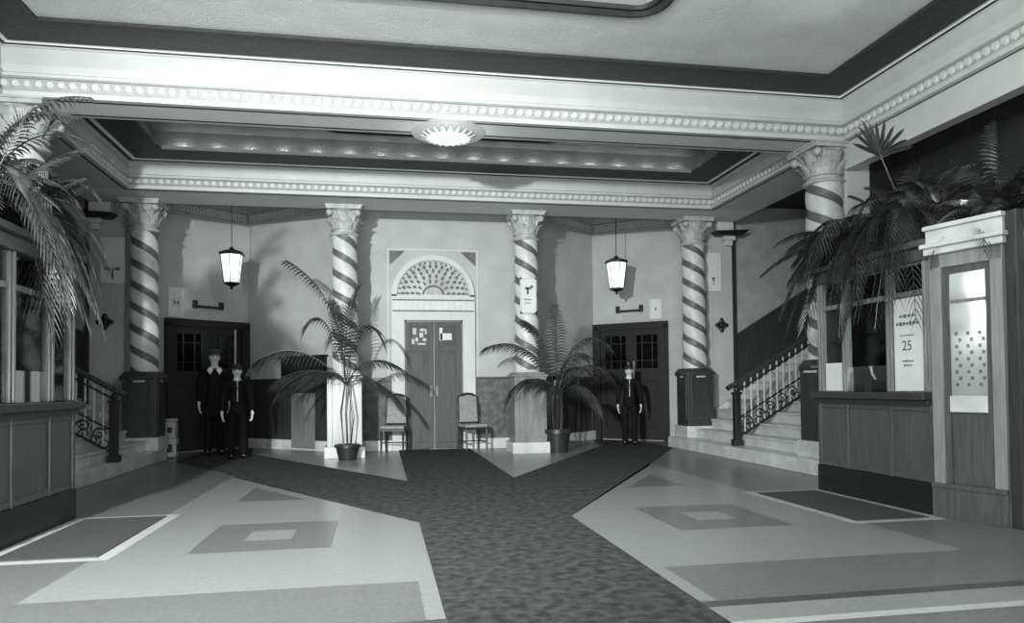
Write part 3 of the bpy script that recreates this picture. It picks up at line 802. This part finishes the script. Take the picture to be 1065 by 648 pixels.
tag(o, 'pale notice with a tiny dark mark above the right alcove door', 'notice', 'white notices')
m = M(); outer_box(m, 1, 1.46, 1.485, .02, .023, 2.80, 2.86); m.build('printed_mark', 'ink', o)

for s in (-1, 1):   # horizontal bar with upturned ends
    m = M()
    u0, u1, z = .62, 1.14, 2.80
    outer_box(m, s, u0, u1, .01, .06, z, z+.05); outer_box(m, s, u0-.05, u0+.03, .01, .07, z-.01, z+.14); outer_box(m, s, u1-.03, u1+.05, .01, .07, z-.01, z+.14)
    for u in (u0, u1):
        b = outer(s, u, .04, z+.03); m.ball(b, .045, 8, 6)
    o = m.build('wall_bracket', 'iron', bevel=.004); tag(o, f'black bar bracket with upturned ends over the {SIDE[s]} alcove door', 'bracket', 'bar brackets')

for s, (a0, a1, z0, z1) in ((1, (5.27,5.61,3.02,3.78)), (-1, (5.29,5.68,3.02,3.80))):
    m = M(s); m.box(a0, a1, 13.255, 13.275, z0, z1); o = m.build('wall_notice', 'paper', bevel=.003)
    tag(o, 'tall white notice on the pilaster between striped column and right stairs' if s > 0 else 'tall white notice on the pilaster by the left stairs', 'notice', 'white notices')
    m = M(s); c = (a0+a1)/2
    if s > 0:
        m.box(c-.012,c+.012,13.25,13.256,z0+.19,z0+.27); m.box(c-.03,c+.03,13.25,13.256,z0+.25,z0+.275); m.box(c-.012,c+.012,13.25,13.256,z0+.14,z0+.165)
    else:
        m.box(c-.12,c-.04,13.25,13.256,z0+.22,z0+.27); m.box(c+.03,c+.13,13.25,13.256,z0+.22,z0+.26); m.box(c-.02,c+.01,13.25,13.256,z0+.08,z0+.26)
    m.build('printed_mark', 'ink' if s > 0 else 'inkgrey', o)
    # iron rosette
    m = M(s); cx, cz = 5.60, 2.36
    for k in range(4):
        a = k*PI/2
        m.ball((cx+.085*math.cos(a), 13.26, cz+.085*math.sin(a)), (.06 if k%2==0 else .045, .025, .045 if k%2==0 else .06), 10, 6)
    m.ball((cx,13.25,cz), (.05,.035,.05), 10, 6)
    for k in range(4):
        a = PI/4+k*PI/2; m.tube([(cx,13.27,cz),(cx+.11*math.cos(a),13.265,cz+.11*math.sin(a))], [.02,.008], 6)
    m.box(cx-.02, cx+.02, 13.27, 13.30, cz-.02, cz+.02)
    o = m.build('iron_rosette', 'iron', smooth=True, weld=False); tag(o, f'black four lobed iron rosette on the {SIDE[s]} pilaster', 'ornament', 'iron rosettes')
    # ledge near the top
    t = thing('wall_ledge', f'dark boat shaped ledge with pale bracket high on the {SIDE[s]} pilaster', 'ledge', (X0+s*5.72, 13.2, 4.0), 'wall ledges')
    m = M(s); m.hexa([(5.48,13.05,4.10),(5.95,13.05,4.10),(5.95,13.265,4.10),(5.48,13.265,4.10)], [(5.38,12.98,4.17),(6.10,12.98,4.21),(6.10,13.265,4.21),(5.38,13.265,4.17)]); m.build('shelf', 'iron', t, bevel=.01)
    m = M(s); m.box(5.62,5.86,13.12,13.265,4.02,4.10); m.box(5.66,5.82,13.17,13.265,3.92,4.02); m.build('bracket', 'white', t, bevel=.01)
    m = M(s); m.box(5.46,5.80,13.08,13.265,4.19,4.42); m.build('pale_box', 'shaft', t, bevel=.01)

# framed notice on the column
t = thing('framed_notice', 'white framed notice hung on the twisted column right of the doors', 'notice', (X0+1.62, 12.66, 2.5), 'white notices')
m = M(); cx = X0+1.60; m.box(cx-.135,cx+.135,12.675,12.70,2.52,3.12); m.build('card', 'paper', t)
m = M()
for (x0,x1,z0,z1) in ((-.15,-.12,2.50,3.14),(.12,.15,2.50,3.14),(-.15,.15,2.50,2.53),(-.15,.15,3.11,3.14)): m.box(cx+x0,cx+x1,12.665,12.68,z0,z1)
m.build('frame', 'white', t)
m = M()
m.box(cx-.03,cx+.01,12.668,12.674,2.84,2.96); m.box(cx-.06,cx+.06,12.668,12.674,2.93,2.97); m.box(cx+.04,cx+.09,12.668,12.674,2.96,3.00); m.box(cx-.08,cx+.06,12.668,12.674,2.74,2.755); m.box(cx-.08,cx+.04,12.668,12.674,2.68,2.695)
m.build('printed_mark', 'inkgrey', t)

# pale stand beside the left alcove door
bx, by = -3.68, 13.75
t = thing('ash_stand', 'small pale two tier stand with dark marks left of the alcove ushers', 'stand', (bx, by, 0))
m = M(); m.box(bx-.11,bx+.11,by-.11,by+.11,0.01,.34); m.build('lower_tier', 'slab', t, bevel=.015)
m = M(); m.box(bx-.095,bx+.095,by-.095,by+.095,.345,.64); m.lathe([(.11,.0),(.12,.03),(.10,.05)], (bx,by,.64), 16); m.build('upper_tier', 'slab', t, bevel=.015)
m = M(); m.box(bx-.05,bx+.05,by-.118,by-.111,.10,.24); m.box(bx-.04,bx+.04,by-.103,by-.096,.44,.54); m.box(bx+.111,bx+.116,by-.05,by+.05,.1,.24); m.build('dark_mark', 'ink', t)

# ------------------------------------------------------------------ chairs by the centre doors
def chair(x, y, rz, label):
    root = thing('side_chair', label, 'chair', (x, y, 0), 'side chairs flanking the doors'); root.rotation_euler = (0,0,0)
    R = Matrix.Rotation(rz, 4, 'Z')
    def fin(mm, name, mt, **k):
        for v in mm.bm.verts: v.co = R @ v.co + Vector((x, y, 0))
        return mm.build(name, mt, root, **k)
    m = M(); m.box(-.22,.22,-.22,.20,.44,.50); fin(m, 'seat', 'seat', bevel=.02)
    m = M(); m.box(-.23,.23,-.23,.21,.40,.44); fin(m, 'seat_frame', 'chairwood', bevel=.005)
    for sx_ in (-1, 1):
        m = M(); m.tube([(sx_*.20,-.20,.40),(sx_*.20,-.205,.2),(sx_*.20,-.21,0)], [.024,.02,.015], 8); fin(m, 'leg', 'chairwood')
        m = M(); m.tube([(sx_*.20,.24,0),(sx_*.20,.20,.42),(sx_*.205,.22,.72),(sx_*.19,.27,1.02)], [.017,.022,.02,.017], 8); fin(m, 'leg', 'chairwood')
    m = M(); m.hexa([(-.185,.195,.53),(.185,.195,.53),(.185,.225,.53),(-.185,.225,.53)], [(-.175,.25,1.02),(.175,.25,1.02),(.175,.28,1.02),(-.175,.28,1.02)]); fin(m, 'backrest', 'seat', bevel=.012)
    m = M(); m.tube([(-.19,.27,1.0),(-.10,.272,1.055),(0,.275,1.07),(.10,.272,1.055),(.19,.27,1.0)], .022, 8); fin(m, 'back_frame', 'chairwood')
    m = M(); m.tube([(-.19,.21,.52),(.19,.21,.52)], .015, 6); fin(m, 'back_rail', 'chairwood')
    for q in (((-.2,-.2,.18),(-.2,.22,.18)), ((.2,-.2,.18),(.2,.22,.18)), ((-.2,0,.18),(.2,0,.18))):
        m = M(); m.tube(q, .011, 6); fin(m, 'stretcher', 'chairwood')
    return root
chair(X0-.77, 13.58, math.radians(-12), 'high backed upholstered side chair left of the arched double doors')
chair(X0+.69, 13.58, math.radians(14), 'high backed upholstered side chair right of the arched double doors')

# ------------------------------------------------------------------ palms and ferns
def bez(a, b, c, t): return a*(1-t)**2 + b*2*t*(1-t) + c*t*t
def frond(m, a, b, c, ll, n=26, w=.022, start=.22, droop=.5, rach=.010, fan=.35):
    a, b, c = Vector(a), Vector(b), Vector(c)
    pts = [bez(a,b,c,i/14) for i in range(15)]
    m.tube(pts, [rach*(1-.75*i/14) for i in range(15)], 5)
    for i in range(n):
        t = start + (1-start)*(i+.5)/n
        q = bez(a,b,c,t); d = (bez(a,b,c,min(1,t+.02))-bez(a,b,c,max(0,t-.02))).normalized()
        side = d.cross(Vector((0,0,1)))
        if side.length < .15: side = d.cross(Vector((0,1,0)))
        side.normalize()
        up = side.cross(d).normalized()
        k = (t-start)/(1-start)
        L = ll*(.35+.65*math.sin(PI*min(1, .12+.80*k)))*(random.uniform(.85,1.1))
        for sg in (-1, 1):
            dirv = (side*sg*(1-.45*k) + d*(fan+.75*k) + up*.12).normalized()
            wid = w*random.uniform(.8,1.15)
            wv = d*.7 + up*.3*sg
            prev = None
            for j, (tt, ww) in enumerate(((0,.45),(.33,1),(.68,.75),(1,.06))):
                p = q + dirv*(L*tt) + Vector((0,0,-1))*(droop*L*tt*tt)
                cur = (m.bm.verts.new(p - wv*wid*ww*.5), m.bm.verts.new(p + wv*wid*ww*.5))
                if prev: m.face([prev[0],prev[1],cur[1],cur[0]])
                prev = cur
def pot(root, x, y, z0, r, h, mt='pot'):
    m = M(); m.lathe([(r*.72,0),(r*.95,h*.8),(r*1.08,h*.82),(r*1.08,h),(r*.92,h),(r*.90,h*.88)], (x,y,z0), 24); m.build('pot', mt, root, smooth=True)
    m = M(); m.lathe([(r*.88,h*.80),(r*.88,h*.885)], (x,y,z0), 24); m.build('soil', 'soil', root)

def palm(x, y, z, label, fr, mt='leaf', potr=.2, poth=.26, stems=(), group=None, n=26, w=.024, ll=.40, droop=.5):
    root = thing('potted_palm', label, 'plant', (x, y, z), group)
    pot(root, x, y, z, potr, poth)
    for st in stems:
        m = M(); m.tube([(x+p[0], y+p[1], z+p[2]) for p in st], [.02,.017,.014][:len(st)] if len(st) <= 3 else .016, 6); m.build('stem', mt, root, smooth=True)
    for f in fr:
        a, b, c = f[:3]; L = f[3] if len(f) > 3 else ll; dr = f[4] if len(f) > 4 else droop
        m = M(); frond(m, *[(x+p[0], y+p[1], z+p[2]) for p in (a,b,c)], L, n=n, w=w, droop=dr)
        m.build('frond', mt, root, recalc=False, weld=False)
    return root
# tall palm in front of the left centre column
A1 = (-.02,0,1.25)
palm(-.56, 12.36, 0, 'tall potted palm in front of the column left of the arched doors', [
    (A1, (-.05,-.05,2.75), (-.92,-.1,3.28), .46, .75),
    (A1, (-.30,.05,2.7), (-.62,.0,2.25), .40, .7),
    (A1, (.15,-.05,2.65), (.55,-.1,2.05), .40, .7),
    (A1, (-.75,-.1,2.15), (-1.45,-.15,1.62), .46, .8),
    (A1, (.35,-.1,1.95), (.98,-.15,1.45), .36, .7),
    (A1, (.45,.1,1.55), (.92,-.1,.85), .36, .5),
    (A1, (-.5,-.25,1.75), (-1.05,-.3,1.15), .42, .7),
    (A1, (-.45,.2,1.70), (-1.15,.25,1.35), .42, .8),
    (A1, (-.25,-.3,1.70), (-.75,-.5,1.20), .40, .6),
    (A1, (.2,-.3,1.6), (.5,-.55,1.15), .32, .6),
    (A1, (-.10,.1,2.3), (.18,.2,2.9), .36, .3),
    (A1, (-.12,-.1,2.2), (-.22,-.2,2.6), .34, .4)],
    stems=[((-.06,0,.2),(-.10,-.02,.8),(-.03,0,1.3)), ((.05,-.02,.2),(.10,-.02,.7),(.02,0,1.3)), ((0,.04,.2),(-.02,.02,.8),(0,0,1.3))], n=26, w=.032)
# palm right of the right centre column
A2 = (0,0,.95)
palm(3.12, 12.72, 0, 'potted palm right of the column with the framed notice', [
    (A2, (-.45,-.2,2.20), (-1.32,-.35,1.88), .38, .7),
    (A2, (-.30,-.1,2.2), (-.62,-.2,2.35), .34, .7),
    (A2, (.30,.1,2.4), (.95,.1,1.98), .40, .8),
    (A2, (.5,.1,1.9), (1.0,.1,1.40), .38, .8),
    (A2, (-.55,-.3,1.7), (-.95,-.5,.95), .38, .7),
    (A2, (-.05,-.2,2.1), (-.12,-.4,2.60), .30, .7),
    (A2, (.15,-.2,1.9), (.40,-.45,1.75), .38, .8),
    (A2, (.3,-.3,1.5), (.62,-.55,.85), .38, .7),
    (A2, (-.15,-.3,1.5), (-.45,-.6,.80), .36, .6),
    (A2, (-.3,-.3,1.5), (-.70,-.62,1.25), .36, .8),
    (A2, (.1,.1,1.7), (.60,.2,1.5), .38, .8)],
    stems=[((-.06,0,.3),(-.10,-.02,.8),(-.03,0,1.3)), ((.05,-.02,.3),(.08,-.02,.8),(.02,0,1.4)), ((0,.05,.3),(.02,.03,.8),(.0,0,1.3))], potr=.24, poth=.42, n=26, w=.032)
# ferns and palms on top of the booths
def fern_set(count, L, zlo, zhi, spread=(0, 2*PI), rnd=None):
    fr = []
    for k in range(count):
        a = spread[0]+(spread[1]-spread[0])*(k+.5)/count + rnd.uniform(-.15,.15)
        l = L*rnd.uniform(.75,1.15); e = rnd.uniform(zlo, zhi)
        u = (math.cos(a), math.sin(a))
        fr.append(((0,0,.18), (u[0]*l*.45, u[1]*l*.45, .25+l*.55*rnd.uniform(.6,1.1)), (u[0]*l, u[1]*l, e), rnd.uniform(.16,.24), .45))
    return fr
rn = random.Random(3)
ZB = 2.46
def spray(count, L, zlo, zhi, spread, lift=.55):
    fr = []
    for k in range(count):
        a = rn.uniform(*spread); l = L*rn.uniform(.45,1.1); e = rn.uniform(zlo, zhi)
        u = (math.cos(a), math.sin(a)); h = lift*rn.uniform(.35,1.25)
        fr.append(((u[0]*.04,u[1]*.04,.16), (u[0]*l*.5, u[1]*l*.5, .2+h), (u[0]*l, u[1]*l, e), rn.uniform(.15,.27), rn.uniform(.3,.7)))
    return fr
palm(5.12, 7.00, ZB, 'bushy palm on the right ticket booth, nearest the striped column', spray(34, 1.05, -.85, .10, (PI*.5, PI*1.6)) + spray(14, .8, .0, .5, (0, 2*PI)), 'leaf', .16, .2, n=22, w=.030, group='plants on the right booth')
palm(5.14, 6.36, ZB, 'bushy fern on the right ticket booth, above the price notice', spray(32, .75, -.80, .10, (PI*.6, PI*1.55)) + spray(16, .75, .0, .5, (0, 2*PI)) + spray(9, .60, .35, .85, (PI*.1, PI*1.9), .6), 'leaf', .16, .2, n=22, w=.028, group='plants on the right booth')
palm(5.50, 5.62, ZB, 'loose palm over the lit booth door with drooping leaf tips', spray(16, .70, .1, .45, (PI*.5, PI*1.5), .3) + spray(10, .8, .1, .55, (0, 2*PI)) + spray(12, .65, .35, .95, (0, 2*PI), .6) + [((0,0,.18),(-.62,-.05,.50),(-.76,-.05,-.30),.15,.4), ((0,0,.18),(-.50,-.35,.45),(-.64,-.50,-.22),.17,.4)], 'leaf', .15, .18, n=22, w=.028, group='plants on the right booth')
# upright fan leaf rising above the ferns
r_ = thing('fan_palm', 'single upright fan leaf on a thin stalk above the right booth', 'plant', (5.34, 6.62, ZB), 'plants on the right booth')
pot(r_, 5.34, 6.62, ZB, .10, .14)
m = M(); m.tube([(5.34,6.62,ZB+.1),(5.28,6.60,ZB+.6),(5.08,6.62,ZB+1.08)], [.014,.011,.008], 6); m.build('stalk', 'leaf', r_)
m = M(); c0 = Vector((5.08,6.62,ZB+1.06))
for k in range(11):
    a = math.radians(20+14*k); d = Vector((math.cos(a)*.9, -.12*math.sin(a*3), math.sin(a))).normalized(); L = .34*(1+.25*math.sin(a))*random.uniform(.9,1.1); v = Vector((-d.z,0,d.x)); prev = None
    for tt, ww in ((0,.3),(.4,1),(.8,.8),(1,.08)):
        p = c0 + d*L*tt + Vector((0,0,-.04*tt*tt)); cur = (m.bm.verts.new(p-v*.024*ww), m.bm.verts.new(p+Vector((0,.01,0))), m.bm.verts.new(p+v*.024*ww))
        if prev: m.face([prev[0],prev[1],cur[1],cur[0]]); m.face([prev[1],prev[2],cur[2],cur[1]])
        prev = cur
m.build('fan_leaf', 'leaf', r_, recalc=False)
# left booth
palm(-3.12, 7.0, ZB, 'pale tipped fern on the left ticket booth, nearest the stairs', spray(32, .62, -.85, .2, (-PI*.7, PI*.40)) + spray(16, .60, .2, .95, (0, 2*PI)), 'fern', .16, .2, n=22, w=.030, group='plants on the left booth')
palm(-3.12, 6.30, ZB, 'dark palm on the left ticket booth reaching in at the picture edge', spray(24, .85, -.85, .3, (-PI*.6, PI*.5)) + spray(16, .8, .3, 1.1, (0, 2*PI)) + [((0,0,.18), (.10,.3,1.25), (.62,.5,1.28), .16, .7), ((0,0,.18), (.05,.2,1.15), (.50,.45,1.10), .16, .7), ((0,0,.18),(.3,.1,1.1),(.85,.2,.7),.24,.4)], 'fern', .16, .2, n=22, w=.030, group='plants on the left booth')

# ------------------------------------------------------------------ people
def skin_mesh(name, J, E, mt, parent, sub=2):
    """J: name -> (pos, radius); E: list of pairs; root is the first joint"""
    me = bpy.data.meshes.new(name); names = list(J)
    me.from_pydata([J[k][0] for k in names], [(names.index(a), names.index(b)) for a, b in E], [])
    o = bpy.data.objects.new(name, me); C.objects.link(o)
    sk = o.modifiers.new('skin', 'SKIN'); sk.use_smooth_shade = True; sk.branch_smoothing = .3
    for i, k in enumerate(names):
        r = J[k][1]; r = r if isinstance(r, tuple) else (r, r)
        me.skin_vertices[0].data[i].radius = r; me.skin_vertices[0].data[i].use_root = (i == 0)
    ss = o.modifiers.new('sub', 'SUBSURF'); ss.levels = sub; ss.render_levels = sub
    dg = bpy.context.evaluated_depsgraph_get(); dg.update()
    nm = bpy.data.meshes.new_from_object(o.evaluated_get(dg)); bpy.data.objects.remove(o)
    nm.name = name; nm.materials.clear(); nm.materials.append(P[mt])
    for f in nm.polygons: f.use_smooth = True
    n = bpy.data.objects.new(name, nm); C.objects.link(n); n.parent = parent
    return n

def hand_joints(J, E, wrist, sgn, tag_, k, curl=.3, grow=0.0):
    """palm and five fingers hanging down from the wrist joint"""
    w = Vector(J[wrist][0])
    pc = w + Vector((0,-.005,-.075))*k
    J['palm'+tag_] = (tuple(w+Vector((0,-.004,-.045))*k), ((.020+grow)*k,(.032+grow)*k)); E.append((wrist, 'palm'+tag_))
    J['knk'+tag_] = (tuple(pc), ((.017+grow)*k,(.036+grow)*k)); E.append(('palm'+tag_, 'knk'+tag_))
    for i, (dy, ln) in enumerate(((-.030,.074),(-.010,.085),(.011,.079),(.030,.062))):
        b = pc + Vector((0, dy, -.014))*k
        p1 = b + Vector((-sgn*.006, dy*.1, -ln*.42))*k; p2 = p1 + Vector((-sgn*curl*.05, 0, -ln*.32))*k; p3 = p2 + Vector((-sgn*curl*.07, 0, -ln*.22))*k
        prev = 'knk'+tag_
        for j, (q, r) in enumerate(((b,.0095),(p1,.009),(p2,.0082),(p3,.0065))):
            nm = f'f{tag_}{i}{j}'; J[nm] = (tuple(q), (r+grow)*k); E.append((prev, nm)); prev = nm
    tb = w + Vector((0,-.034,-.05))*k; t1 = tb + Vector((-sgn*.012,-.020,-.026))*k; t2 = t1 + Vector((-sgn*.008,-.006,-.028))*k
    prev = 'palm'+tag_
    for j, (q, r) in enumerate(((tb,.012),(t1,.010),(t2,.008))):
        nm = f't{tag_}{j}'; J[nm] = (tuple(q), (r+grow)*k); E.append((prev, nm)); prev = nm

def person(x, y, rz, H, label, gloves=False, cap=False, collar=False, buttons=True, spread=.0, z=0.0, coat=False, group=None):
    root = thing('person', label, 'person', (x, y, z), group)
    k = H/1.72
    def S(p): return tuple(q*k for q in p)
    # ---- body
    J = {}; E = []
    def j(n, p, r): J[n] = (S(p), tuple(q*k for q in r) if isinstance(r, tuple) else r*k)
    j('pelvis',(0,0,.93),(.10,.075)); j('waist',(0,0,1.08),(.085,.065)); j('chest',(0,0,1.28),(.10,.075)); j('upchest',(0,.005,1.40),(.075,.06)); j('neck',(0,.0,1.485),.050); j('jaw',(0,-.022,1.555),(.066,.068)); j('face',(0,-.010,1.61),(.084,.096)); j('crown',(0,.0,1.67),(.076,.086))
    E += [('pelvis','waist'),('waist','chest'),('chest','upchest'),('upchest','neck'),('neck','jaw'),('jaw','face'),('face','crown')]
    j('nose',(0,-.112,1.597),.014); E.append(('face','nose'))
    for sg, t in ((-1,'L'),(1,'R')): j('ear'+t,(sg*.090,.004,1.602),(.010,.020)); E.append(('face','ear'+t))
    for sg, t in ((-1,'L'),(1,'R')):
        j('sh'+t,(sg*.175,.005,1.385),.045); j('el'+t,(sg*(.225+spread),.03,1.10),.036); j('wr'+t,(sg*(.235+spread*1.3),-.02,.86),.026)
        E += [('upchest','sh'+t),('sh'+t,'el'+t),('el'+t,'wr'+t)]
        hand_joints(J, E, 'wr'+t, sg, t, k)
        j('hip'+t,(sg*.09,0,.86),.062); j('kn'+t,(sg*.095,-.010,.50),.046); j('an'+t,(sg*.102,.014,.09),.032); j('toe'+t,(sg*.112,-.11,.036),.024)
        E += [('pelvis','hip'+t),('hip'+t,'kn'+t),('kn'+t,'an'+t),('an'+t,'toe'+t)]
    body = skin_mesh('body', J, E, 'skin', root)
    # ---- face
    def fin(mm, name, mt, par=root, **kw):
        for v in mm.bm.verts: v.co = v.co*k + root.location
        return mm.build(name, mt, par, smooth=True, weld=False, **kw)
    for sg in (-1, 1):
        m = M(); m.ball((sg*.030,-.096,1.625),(.014,.008,.008), 8, 5); fin(m, 'eye', 'hair')
        m = M(); m.tube([(sg*.014,-.100,1.645),(sg*.032,-.098,1.650),(sg*.050,-.088,1.643)], .0045, 5); fin(m, 'eyebrow', 'hair')
    m = M(); m.tube([(-.024,-.084,1.566),(0,-.092,1.565),(.024,-.084,1.566)], .0045, 5); fin(m, 'mouth', 'hair')
    m = M(); m.ball((0,.020,1.682),(.090,.102,.066), 16, 10); m.ball((0,.060,1.625),(.082,.060,.085), 14, 8); fin(m, 'hair', 'hair')
    # ---- clothing
    g = .016
    J2 = {}; E2 = []
    def c(n, p, r): J2[n] = (S(p), tuple(q*k for q in r) if isinstance(r, tuple) else r*k)
    c('waist',(0,0,1.06),(.135,.108)); c('hem',(0,0,.78),(.185,.150)); c('chest',(0,-.004,1.28),(.158,.122)); c('upchest',(0,.004,1.40),(.118,.095)); c('collar',(0,0,1.475),.064)
    E2 += [('waist','hem'),('waist','chest'),('chest','upchest'),('upchest','collar')]
    if coat:
        c('skirt',(0,0,.56),(.20,.155)); E2.append(('hem','skirt'))
    for sg, t in ((-1,'L'),(1,'R')):
        c('sh'+t,(sg*.178,.005,1.385),.072); c('el'+t,(sg*(.227+spread),.03,1.10),.056); c('cu'+t,(sg*(.235+spread*1.27),-.017,.875),.041)
        E2 += [('upchest','sh'+t),('sh'+t,'el'+t),('el'+t,'cu'+t)]
    skin_mesh('jacket', J2, E2, 'cloth', root)
    J3 = {}; E3 = []
    def d(n, p, r): J3[n] = (S(p), tuple(q*k for q in r) if isinstance(r, tuple) else r*k)
    d('pelvis',(0,0,.95),(.11,.085))
    for sg, t in ((-1,'L'),(1,'R')):
        d('hip'+t,(sg*.092,0,.84),.084); d('kn'+t,(sg*.097,-.010,.50),.076); d('an'+t,(sg*.104,.004,.035),.072); E3 += [('pelvis','hip'+t),('hip'+t,'kn'+t),('kn'+t,'an'+t)]
    skin_mesh('trousers', J3, E3, 'trousers', root)
    for sg in (-1, 1):
        m = M(); m.ball((sg*.112,-.055,.035),(.046,.135,.036), 12, 8); m.ball((sg*.106,-.005,.055),(.047,.08,.058), 10, 6); fin(m, 'shoe', 'shoe')
    if gloves:
        for sg, t in ((-1,'L'),(1,'R')):
            J4 = {'cuff': (S((sg*(.235+spread*1.28),-.018,.875)), .034*k), 'w': (S((sg*(.235+spread*1.3),-.02,.86)), .033*k)}; E4 = [('cuff','w')]
            hand_joints(J4, E4, 'w', sg, 'g', k, grow=.004)
            skin_mesh('glove', J4, E4, 'glove', root)
    if buttons:
        m = M(); m.tube([(0,-.112,1.46),(0,-.138,1.36),(0,-.138,1.24),(0,-.128,1.06)], .007, 6)
        for q in range(6): m.ball((0,-.142+.008*abs(q-2)/2,1.40-q*.065), .011, 8, 5)
        fin(m, 'button_band', 'glove')
        m = M(); m.lathe([(.066,1.468),(.068,1.492)], (0,0,0), 16); fin(m, 'collar_band', 'glove')
    if collar:
        m = M()
        for sg in (-1, 1):
            m.hexa([(sg*.02,-.118,1.42),(sg*.085,-.112,1.455),(sg*.115,-.09,1.40),(sg*.07,-.125,1.33)], [(sg*.02,-.13,1.42),(sg*.085,-.126,1.455),(sg*.115,-.105,1.40),(sg*.07,-.142,1.33)])
        for v in m.bm.verts: v.co = v.co*k + root.location
        m.build('wing_collar', 'glove', root)
    if cap:
        m = M(); m.lathe([(.090,1.668),(.092,1.695),(.112,1.722),(.110,1.738),(.06,1.752),(.01,1.754)], (0,.01,0), 20); fin(m, 'cap', 'capcloth')
        m = M(); m.hexa([(-.085,-.06,1.668),(.085,-.06,1.668),(.05,-.148,1.652),(-.05,-.148,1.652)], [(-.085,-.06,1.678),(.085,-.06,1.678),(.05,-.148,1.662),(-.05,-.148,1.662)])
        for v in m.bm.verts: v.co = v.co*k + root.location
        m.build('cap_peak', 'shoe', root)
    root.rotation_euler = (0,0,rz)
    return root
person(-2.44, 13.10, math.radians(12), 1.60, 'short usher in dark buttoned uniform with white gloves, standing by the left alcove', gloves=True, spread=.02)
person(-3.00, 13.98, math.radians(15), 1.90, 'tall man in peaked cap and dark coat with white collar, at the left alcove door', cap=True, collar=True, buttons=False, coat=True)
person(4.88, 13.85, math.radians(-16), 1.58, 'usher in dark buttoned uniform standing alone before the right alcove door', gloves=False, spread=.01)

# ------------------------------------------------------------------ lights
def light(name, kind, loc, energy, target=None, **kw):
    l = bpy.data.lights.new(name, kind); l.energy = energy; l.color = (.97, 1.0, .985)
    for a, b in kw.items(): setattr(l, a, b)
    o = bpy.data.objects.new(name, l); C.objects.link(o); o.location = loc
    if target:
        o.rotation_euler = (Vector(target)-Vector(loc)).to_track_quat('-Z', 'Y').to_euler()
    return o
light('flood_lamp', 'SPOT', (-3.2, -1.2, 3.1), 6300, target=(.7, 14, -.7), spot_size=math.radians(66), spot_blend=1.0, shadow_soft_size=.12)
light('wide_fill', 'SPOT', (-3.2, -1.2, 3.2), 1050, target=(2.6, 10, 2.2), spot_size=math.radians(120), spot_blend=.8, shadow_soft_size=.2)  # second spot beside the flood, added as wide fill
light('lobby_fill', 'POINT', (1.2, 3.7, 4.0), 260, shadow_soft_size=.25)  # unseen point light added to brighten ceiling and beams
light('low_fill', 'AREA', (-.8, -2.4, .8), 470, target=(-.4, 6, 5.0), shape='RECTANGLE', size=5.0, size_y=1.6)  # unseen area light added low down to lift ceiling and soffits
for s in (-1, 1):
    light('lantern_bulb', 'POINT', (X0+s*3.7, 14.0, 3.4), 2, shadow_soft_size=.1)
light('booth_glass_fill', 'POINT', (X0+4.22, 5.40, 1.80), 100, shadow_soft_size=.08)  # point light added inside the booth to backlight its door glass
light('sunburst_bulb', 'POINT', (.84, 8.9, 4.05), 8, shadow_soft_size=.15)
for k in range(17):
    light('cove_bulb', 'POINT', (-2.95+k*.495, 11.595, 4.86), .62, shadow_soft_size=.012)
light('cove_line_fill', 'AREA', (1.0, 11.56, 4.835), 2.5, target=(1.0, 11.65, 4.845), shape='RECTANGLE', size=8.3, size_y=.02)  # strip light added to join the bulbs' glow into one bright line

w = bpy.data.worlds.new('world'); bpy.context.scene.world = w; w.use_nodes = True
w.node_tree.nodes['Background'].inputs['Color'].default_value = tint(1.0); w.node_tree.nodes['Background'].inputs['Strength'].default_value = .12

# ------------------------------------------------------------------ camera
cam = bpy.data.cameras.new('camera'); co = bpy.data.objects.new('camera', cam); C.objects.link(co)
YAW, PITCH, ROLL = math.radians(-10.24), math.radians(1.4), math.radians(-.62)
co.location = (0, 0, 1.17)
co.rotation_euler = (Matrix.Rotation(YAW,3,'Z') @ Matrix.Rotation(PI/2+PITCH,3,'X') @ Matrix.Rotation(ROLL,3,'Z')).to_euler()
cam.sensor_width = 36; cam.lens = 36*753/1065; cam.shift_y = 61/1065; cam.clip_start = .05
sc = bpy.context.scene; sc.camera = co
sc.view_settings.view_transform = 'Standard'; sc.view_settings.look = 'None'; sc.view_settings.gamma = 1; sc.view_settings.use_curve_mapping = False
sc.view_settings.exposure = 0.22
try:
    sc.cycles.max_bounces = 8; sc.cycles.diffuse_bounces = 4; sc.cycles.transparent_max_bounces = 12; sc.cycles.sample_clamp_indirect = 6; sc.cycles.use_denoising = True
    sc.cycles.caustics_reflective = False; sc.cycles.caustics_refractive = False
except Exception: pass
